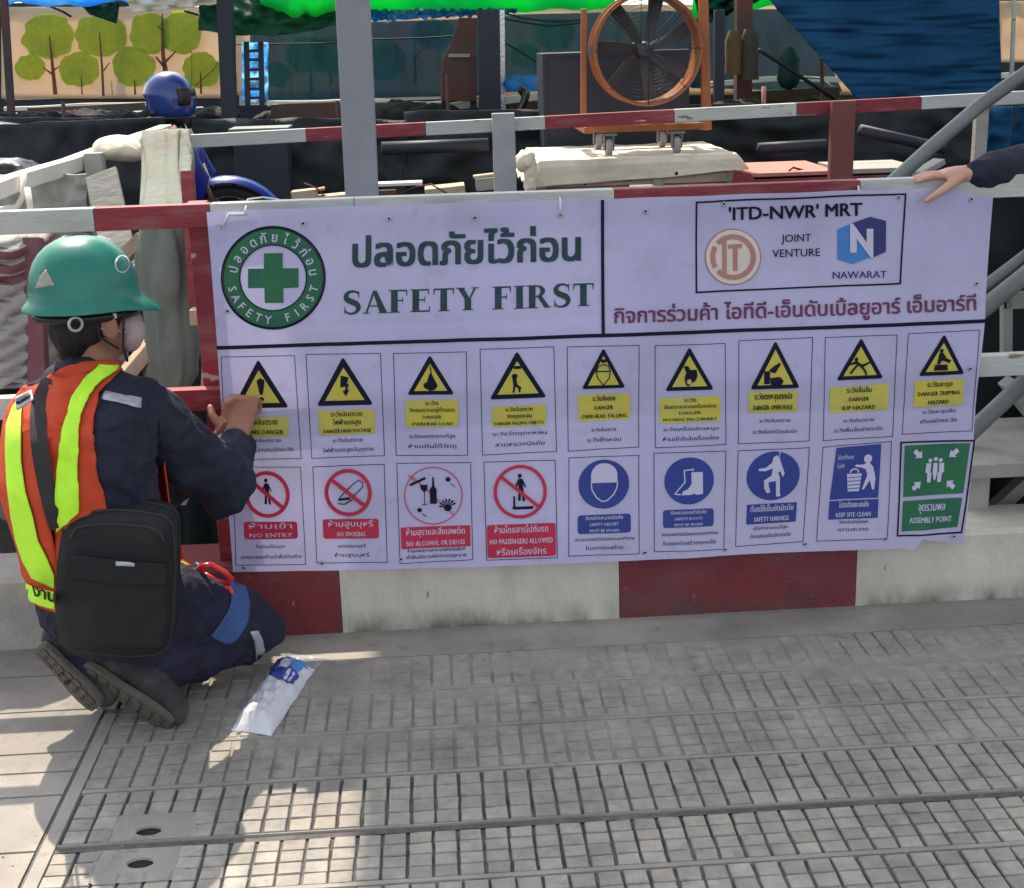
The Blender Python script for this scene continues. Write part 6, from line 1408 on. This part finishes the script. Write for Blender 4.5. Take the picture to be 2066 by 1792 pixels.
# letters on the hem
def wrap_text(s_, x0, x1, y0, y1, h, bv, off_, m, parent):
    vs, fs = text_mesh(s_, .03, 2); a = min(v[0] for v in vs); c = max(v[0] for v in vs); rv = max(v[1] for v in text_mesh('ก', 0, 2)[0])
    P = []
    for x, y in vs:
        px = x0+(x1-x0)*(x-a)/(c-a); py = y0+(y1-y0)*(x-a)/(c-a)-y*h/rv
        d = (FW+RT*((px-W/2)/FPX)-UP*((py-H/2)/FPX)).normalized(); hh_, n_, i, t = bv.ray_cast(CAM, d)
        P.append(hh_-d*off_ if hh_ else CAM+d*3)
    b = MB(); b.add(P, fs); return b.build('hem_lettering', m, parent, fix=False)
wrap_text('งาน', 64, 111, 1200, 1216, 17, bvh_of(hemb.data), .006, M['ink'], person)
# front flap of the vest seen past the bag
b = MB(); P0 = [at(*q, -.26) for q in ((336, 1036), (346, 1048), (364, 1096), (372, 1140), (352, 1160), (340, 1110))]; b.prism(P0, (0, .006, 0)); b.build('vest_edge', M['vest'], person, bevel=.001)
b = MB(); P0 = [at(*q, -.30) for q in ((347, 1166), (352, 1140), (366, 1131), (384, 1142), (380, 1176), (368, 1196), (348, 1200))]; b.prism(P0, (0, .01, 0)); b.build('vest_edge', M['vest'], person, bevel=.001)
b = MB(); P0 = [at(*q, -.305) for q in ((352, 1160), (354, 1142), (366, 1133), (378, 1140), (372, 1162), (362, 1178))]; b.prism(P0, (0, .004, 0)); b.build('lime_edge', M['lime'], person)
# hair, mask, strap
HB = MB(); HB.ell(hd+Z*.030-HF*.008, HF*.102, HS*.084, Z*.112, 30, 20); HB.ell(hd-HF*.050-Z*.035, HF*.052, HS*.066, Z*.068, 24, 14); HB.tube([hd-HF*.045-Z*.05, nek-HF*.030+Z*.035], [.050, .036], 16, dome=True)
HB.ell(hd+HS*.066-HF*.035-Z*.01, HF*.045, HS*.022, Z*.055, 16, 10); HB.ell(hd-HS*.066-HF*.035-Z*.01, HF*.045, HS*.022, Z*.055, 16, 10)
me = remesh(HB, .006, 2, (.004, (30, 30, 9))); setmats(me, M['hair']); hair = link('hair', me, person)
b = MB(); b.ell(hd+HF*.070-Z*.050, HF*.046, HS*.058, Z*.056, 26, 16); me = remesh(b, .005, 2, (.003, (20, 20, 40))); setmats(me, M['mask']); link('face_mask', me, person)
b = MB()
b.tube([hd+HS*.087+HF*.045+Z*.03, hd+HS*.084+HF*.040-Z*.03, hd+HS*.072+HF*.038-Z*.075, hd+HS*.055+HF*.050-Z*.115], .0055, 8, flat=.5); b.tube([hd+HS*.088-HF*.022+Z*.03, hd+HS*.084-HF*.018-Z*.045, hd+HS*.072+HF*.026-Z*.08], .004, 8, flat=.5)
b.build('chin_strap', M['black2'], person, smooth=True)
for dz in (.004, -.038): b = MB(); b.tube([hd+HS*.083-HF*.012+Z*(dz+.012), hd+HS*.078+HF*.03+Z*(dz), hd+HS*.06+HF*.065+Z*(dz-.015)], .0014, 6); b.build('mask_loop', M['paper'], person, smooth=True)
# eyes for the front view
for s in (-1, 1):
    b = MB(); b.ell(hd+HF*.088+HS*.032*s+Z*.014, HF*.010, HS*.013, Z*.008, 12, 8); b.build('eye', M['paper'], person, smooth=True)
    b = MB(); b.ell(hd+HF*.097+HS*.032*s+Z*.014, HF*.003, HS*.006, Z*.006, 10, 6); b.build('pupil', M['hair'], person, smooth=True)
# helmet
hm = thing('hard_hat', hd+Z*.1, None); hm.name = 'hard_hat'; hm.parent = person; hm.matrix_parent_inverse = Matrix.Translation(-person.location); hm.location = (0, 0, 0); 
bpy.data.objects.remove(hm)
tl = (Z+HF*.02-HS*.02).normalized(); hf = (HF-tl*HF.dot(tl)).normalized(); hs = hf.cross(tl)
hb = at(172, 607, -.36)
b = MB(); rings = []; nH = 64
def hring(z, k_, brim=0):
    r = []
    for k in range(nH):
        a = 2*pi*k/nH; ca, sa = cos(a), sin(a); rx = .124*k_; ry = .110*k_
        ridge = 1+.018*math.exp(-(sa/.16)**2)*(1 if z > .03 else 0)+.010*math.exp(-((abs(sa)-.42)/.10)**2)*(1 if .03 < z < .12 else 0)
        fb = brim*(.013+.036*max(0, ca)**3+.004*max(0, -ca))
        dz = -brim*(.006+.026*max(0, ca)**3)
        r.append(hb+hf*(ca*(rx*ridge+fb))+hs*(sa*(ry*ridge+fb))+tl*(z+dz))
    return r
prof = [(-.004, 1.0, 1), (-.008, 1.0, 1.02), (.000, 1.0, 1.0), (.006, 1.01, .35), (.016, 1.0, 0), (.040, .985, 0), (.068, .94, 0), (.092, .86, 0), (.112, .75, 0), (.129, .60, 0), (.141, .42, 0), (.147, .21, 0), (.1488, .02, 0)]
rings = [hring(*q) for q in prof]; inner = [hring(z-.003, k_*.965, 0) for z, k_, br in reversed(prof[4:])]+[hring(-.001, .97, 0)]
b.loft(list(reversed(inner))[:0]+rings, False); b.loft(inner[:-1]+[hring(.0, .97, 0), hring(-.002, 1.0, 1)], False)
hel = b.build('hard_hat', M['helmet'], person, smooth=55); hbv = bvh_of(hel.data)
for nm, poly, m in (('helmet_sticker', [(93, 543), (111, 576), (72, 582), (80, 560)], 'greyk'), ('helmet_sticker', circ(246, 533, 15, 18, 24), 'paper'), ('sticker_face', circ(246, 533, 12.5, 15.5, 24), 'helmet'), ('sticker_mark', [(239, 524), (248, 522), (253, 545), (246, 545), (243, 534)], 'paper')):
    wrap(nm, poly, hbv, .0012 if nm != 'sticker_face' else .002, M[m], person, 6, .0006)
    if nm == 'sticker_mark': pass
b = MB(); c = hb+hs*.1015-hf*.060-tl*.034; Mk = Matrix((hf, tl, hs)).transposed(); b.lathe([(.0125, -.003), (.017, -.003), (.018, .003), (.016, .005), (.0125, .004)], c, Mk, 28, caps=False); b.build('side_ring', M['silver'], person, smooth=True)
b = MB(); b.box(hb+hs*.098+hf*.030-tl*.026, (.012, .008, .012)); b.build('strap_clip', M['paper'], person, bevel=.001)
b = MB(); b.tube([hb+hf*(cos(a)*.112)+hs*(sin(a)*.096)-tl*.028 for a in [pi*.25+2*pi*k/40 for k in range(41)]], .010, 8, flat=1.1, up=tuple(tl), caps=False); b.build('suspension_band', M['blacks'], person, smooth=True)
# ---- shoulder bag
YG = -.62
bagpts = [(121, 1092), (128, 1062), (143, 1046), (170, 1038), (215, 1033), (290, 1036), (330, 1045), (344, 1060), (350, 1090), (349, 1180), (345, 1260), (340, 1300), (325, 1322), (280, 1328), (200, 1324), (140, 1318), (118, 1300), (112, 1240), (114, 1160)]
bag = thing('shoulder_bag', at(230, 1325, YG+.05), 'black nylon shoulder bag with front pocket hanging at the kneeling worker hip', 'bag')
cx_, cy_ = 231, 1180
def bring(sc, Y, dy=0, jit=0):
    o = []
    P = bagpts; n = len(P)
    for i in range(n):
        for t in (0, .25, .5, .75):
            p0, p1, p2, p3 = [Vector(P[(i+k) % n]) for k in (-1, 0, 1, 2)]
            q = .5*((2*p1)+(p2-p0)*t+(2*p0-5*p1+4*p2-p3)*t*t+(-p0+3*p1-3*p2+p3)*t**3)
            q = Vector((cx_+(q.x-cx_)*sc, cy_+(q.y-cy_)*sc)); a = at(q.x, q.y, YG); a.y = Y+.014*noise.noise(a*9)+(0); o.append(a)
    return o
b = MB(); b.loft([bring(.86, YG+.125), bring(.97, YG+.115), bring(1.0, YG+.09), bring(1.0, YG+.03), bring(.985, YG+.010), bring(.94, YG-.002), bring(.80, YG-.010), bring(.4, YG-.013), bring(.05, YG-.014)]); 
bo = b.build('bag_body', M['black'], bag, smooth=True); bbv = bvh_of(bo.data)
b = MB(); r_ = bring(.992, YG+.012); b.tube(r_+[r_[0]], .0035, 6, caps=False); b.build('piping', M['black2'], bag, smooth=True)
b = MB(); r_ = bring(.95, YG+.085); r_ = bring(1.005, YG+.07); b.tube(r_+[r_[0]], .003, 6, caps=False); b.build('zip_line', M['blacks'], bag, smooth=True)
wrap('front_pocket', [(150, 1118), (160, 1122), (240, 1130), (332, 1135), (338, 1180), (333, 1290), (322, 1306), (150, 1302), (134, 1290), (136, 1180)], bbv, .007, M['black'], bag, 8, .006)
wrap('pocket_flap', [(146, 1116), (240, 1128), (335, 1134), (335, 1180), (240, 1177), (146, 1165)], bbv, .012, M['black'], bag, 8, .004)
wrap('top_seam', [(140, 1085), (150, 1066), (170, 1058), (230, 1054), (300, 1060), (325, 1072), (335, 1095), (330, 1096), (320, 1077), (298, 1065), (230, 1059), (172, 1063), (154, 1070), (145, 1087)], bbv, .003, M['black2'], bag, 8, .002)
wrap('metal_label', [(237, 1128), (276, 1130), (274, 1138), (237, 1137)], bbv, .019, M['silver'], bag, 6, .0015)
wrap('zip_pull', [(195, 1034), (215, 1029), (218, 1037), (198, 1040)], bbv, .006, M['silver'], bag, 4, .0015) if False else None
b = MB(); b.tube([at(193, 1036, YG+.05), at(214, 1030, YG+.05)], .004, 8, flat=.4); b.build('zip_pull', M['silver'], bag, smooth=True)
# ---- red clamp at his belt
rk = thing('red_clip', at(430, 1180, -.28), 'glossy red plastic clip and ring hooked at the kneeling worker belt', 'clip')
b = MB(); b.tube([at(398, 1160, -.30), at(408, 1142, -.30), at(425, 1140, -.30), at(455, 1156, -.29), at(466, 1168, -.29), at(462, 1180, -.29), at(435, 1172, -.29), at(412, 1160, -.30)], .0085, 10); b.build('clip_body', M['redplastic'], rk, smooth=True)
b = MB(); b.tube([at(440, 1183, -.30), at(462, 1186, -.29), at(470, 1200, -.29), at(455, 1206, -.30), at(442, 1196, -.30)], .008, 10, dome=True); b.build('clip_jaw', M['redplastic'], rk, smooth=True)
b = MB(); b.tube([at(384, 1146, -.29), at(395, 1150, -.30), at(402, 1140, -.30), at(396, 1136, -.29)], .003, 8); b.build('hook', M['silver'], rk, smooth=True)
b = MB(); b.ell(at(396, 1168, -.31), (.014, 0, .006), (0, .008, 0), (-.004, 0, .012), 14, 8); b.build('clip_tab', M['redplastic'], rk, smooth=True)
b = MB(); b.box(at(415, 1190, -.27), (.05, .03, .022)); tag(b.build('belt_pouch', M['blacks'], bevel=.006), 'small black pouch under the red clip at the worker belt', 'pouch')
# ---- packet of cable ties on the ground
pk = thing('tie_packet', gp(540, 1400), 'clear plastic packet of white ties with blue print lying on the paving', 'packet')
q0 = [gp(x, y) for x, y in ((466, 1474), (547, 1487), (636, 1352), (560, 1336))]
def pack(u, v, up_=1):
    p = q0[0].lerp(q0[1], u).lerp(q0[3].lerp(q0[2], u), v)
    h = (.040*(sin(pi*u)**.6 if 0 < u < 1 else 0)*(min(1, v/.10)**.7)*(min(1, (1-v)/.10)**.7))*(1 if up_ else 0)
    cr_ = .007*noise.noise(Vector((u*5, v*9, 1)))+.004*noise.noise(Vector((u*14, v*22, 4)))
    return p+Vector((.004*noise.noise(Vector((v*8, u, 3))), 0, .003+max(0, h+cr_*(.3+h*30)*up_)))
b = MB(); b.grid(lambda u, v: pack(u, v), 34, 60); b.grid(lambda u, v: pack(u, v, 0)+Vector((0, 0, -.001)), 8, 12); b.build('plastic_sleeve', M['bagplastic'], pk, smooth=True)
def onp(u0, u1, v0, v1, off_, nm, m):
    b = MB(); b.grid(lambda u, v: pack(u0+(u1-u0)*u, v0+(v1-v0)*v)+Vector((0, 0, off_)), 20, 14); return b.build(nm, M[m], pk, smooth=True)
onp(.12, .88, .58, .74, .0012, 'blue_print', 'blue'); onp(.10, .90, .88, .915, .0012, 'blue_print', 'sky'); onp(.60, .84, .74, .88, .0012, 'blue_print', 'sky'); onp(.12, .30, .74, .88, .0010, 'blue_print', 'blue')
onp(.62, .70, .60, .72, .0018, 'white_print', 'paper'); onp(.74, .80, .60, .72, .0018, 'white_print', 'paper')
b = MB()
for i in range(26):
    u = random.uniform(.2, .8); p = pack(u, .06); q = pack(u+random.uniform(-.05, .05), random.uniform(.5, .9)); p.z = q.z = random.uniform(.008, .022); b.tube([p, q], .0018, 5)
tag(b.build('nylon_ties', M['tie'], pk), kind='stuff')
def skirt(u, v):
    a = [gp(485, 1482), gp(452, 1474), gp(520, 1392), gp(566, 1340)]
    return a[1].lerp(a[0], u).lerp(a[2].lerp(a[3], u), v)+Vector((0, 0, .0025+.003*noise.noise(Vector((u*8, v*9, 2)))+.002))
M['clear'] = mat('clear polythene', (.6, .64, .72), .15, .05, 10, .3, 60, alpha=.28, spec=.6)
b = MB(); b.grid(skirt, 14, 24); b.build('clear_flap', M['clear'], pk, smooth=True)
b = MB(); b.grid(lambda u, v: gp(560, 1342).lerp(gp(640, 1352), u).lerp(gp(568, 1322).lerp(gp(668, 1330), u), v)+Vector((0, 0, .006+.006*noise.noise(Vector((u*9, v*6, 7))))), 20, 8); b.build('clear_flap', M['clear'], pk, smooth=True)
# ------------------------------------------------------------------ second person at the right edge
p2 = thing('person', (2.0, .42, 0), 'person mostly out of frame at right, navy sleeve, hand holding down the banner corner', 'person')
sh2 = Vector((1.90, .40, 1.29)); el2 = at(2135, 335, .10); wr2 = at(1945, 352, .015); c2 = Vector((2.06, .42, 0)); hd2 = Vector((2.04, .38, 1.50))
kn = at(1905, 352, .012)
def build2(mb, i=0.):
    f2 = Vector((-.25, -1, 0)).normalized(); r2 = Vector((f2.y, -f2.x, 0))
    mb.loft([[c2+Z*z+r2*cos(2*pi*k/20)*(a+i)+f2*sin(2*pi*k/20)*(b_+i) for k in range(20)] for z, a, b_ in ((.72, .13, .09), (.82, .15, .11), (1.0, .14, .10), (1.18, .17, .11), (1.30, .16, .09), (1.34, .08, .06))])
B2 = MB(); build2(B2)
B2.tube([c2+Z*1.3, hd2-Z*.05], [.055, .052], 16); B2.ell(hd2, (.075, 0, 0), (0, .092, 0), (0, 0, .108), 24, 16); B2.ell(hd2+Vector((-.02, -.085, -.01)), (.012, 0, 0), (0, .018, 0), (0, 0, .022), 10, 8)
for s in (-1, 1): B2.ell(hd2+Vector((.076*s, 0, -.01)), (.009, 0, 0), (0, .018, 0), (0, 0, .03), 12, 8)
limb(B2, [sh2, el2, wr2], [.045, .036, .024]); limb(B2, [c2+Vector((.18, .02, 1.28)), c2+Vector((.24, .02, 1.02)), c2+Vector((.22, -.06, .78))], [.045, .036, .026])
for s in (-1, 1): limb(B2, [c2+Vector((.08*s, 0, .78)), c2+Vector((.09*s, 0, .42)), c2+Vector((.09*s, .02, .06))], [.075, .05, .035]); B2.tube([c2+Vector((.09*s, .03, .035)), c2+Vector((.09*s, -.13, .03))], [.035, .03], 10, dome=True)
hand(B2, c2+Vector((.22, -.06, .78)), c2+Vector((.22, -.07, .71)), Vector((0, -.1, -1)), Vector((-1, 0, 0)), 1, .6)
# reaching hand, built along the rail top: palm, four fingers lying over the rail, thumb hooked over the banner
dirv = (at(1830, 360, .01)-wr2).normalized()
pal = kn
B2.loft([[c+Vector((0, cos(2*pi*t/14)*w, 0))+Z*sin(2*pi*t/14)*h for t in range(14)] for c, w, h in ((wr2+Vector((.02, 0, 0)), .026, .023), (wr2.lerp(pal, .35), .032, .022), (wr2.lerp(pal, .8), .038, .018), (pal+dirv*.006, .036, .012))])
for i, (dy, L, dz) in enumerate(((-.022, .074, -.002), (-.002, .082, .001), (.018, .076, .0), (.036, .060, -.004))):
    p = pal+Vector((-.004, dy, dz)); P_s = [p-dirv*.02, p, p+dirv*L*.45+Z*.002, p+dirv*L*.75-Z*.003, p+dirv*L-Z*.009]; B2.tube(P_s, [.0095, .0092, .0084, .0076, .0064], 10, dome=True)
th0_ = wr2.lerp(pal, .45)+Vector((0, -.022, -.008)); B2.tube([th0_+Vector((.012, .006, .006)), th0_, at(1902, 384, -.052), at(1885, 395, -.056), at(1869, 405, -.054)], [.016, .0145, .0115, .0095, .0075], 12, dome=True)
me = remesh(B2, .0045, 2); setmats(me, M['skin2']); link('body', me, p2)
J2 = MB(); build2(J2, .018); limb(J2, [sh2+Vector((.05, 0, 0)), sh2, el2, el2.lerp(wr2, .75), wr2+Vector((.030, 0, .0))], [.07, .07, .058, .050, .036], 0, 18); limb(J2, [c2+Vector((.16, .02, 1.26)), c2+Vector((.24, .02, 1.02)), c2+Vector((.22, -.05, .82))], [.07, .055, .042])
me = remesh(J2, .007, 4, (.012, (9, 9, 9))); setmats(me, M['navy']); link('jacket', me, p2)
T2_ = MB(); T2_.loft([[c2+Z*z+Vector((cos(2*pi*k/20)*a, sin(2*pi*k/20)*b_, 0)) for k in range(20)] for z, a, b_ in ((.70, .16, .11), (.8, .17, .125), (.9, .16, .12))])
for s in (-1, 1): limb(T2_, [c2+Vector((.08*s, 0, .76)), c2+Vector((.09*s, 0, .42)), c2+Vector((.09*s, .02, .09))], [.095, .07, .06])
me = remesh(T2_, .01, 3, (.012, (9, 9, 9))); setmats(me, M['trouser']); link('trousers', me, p2)
for s in (-1, 1):
    b = MB(); b.tube([c2+Vector((.09*s, .05, .045)), c2+Vector((.09*s, -.14, .04))], [.045, .04], 14, dome=True); b.build('boot', M['boot'], p2, smooth=True)
b = MB(); b.ell(hd2+Vector((0, .01, .045)), (.082, 0, 0), (0, .098, 0), (0, 0, .075), 22, 12); b.build('hair', M['hair'], p2, smooth=True)
for s in (-1, 1): b = MB(); b.ell(hd2+Vector((.03*s-.02, -.083, .01)), (.011, 0, 0), (0, .008, 0), (0, 0, .007), 10, 8); b.build('eye', M['paper'], p2, smooth=True)
# custom parent frames are already world placed
bpy.context.view_layer.update()
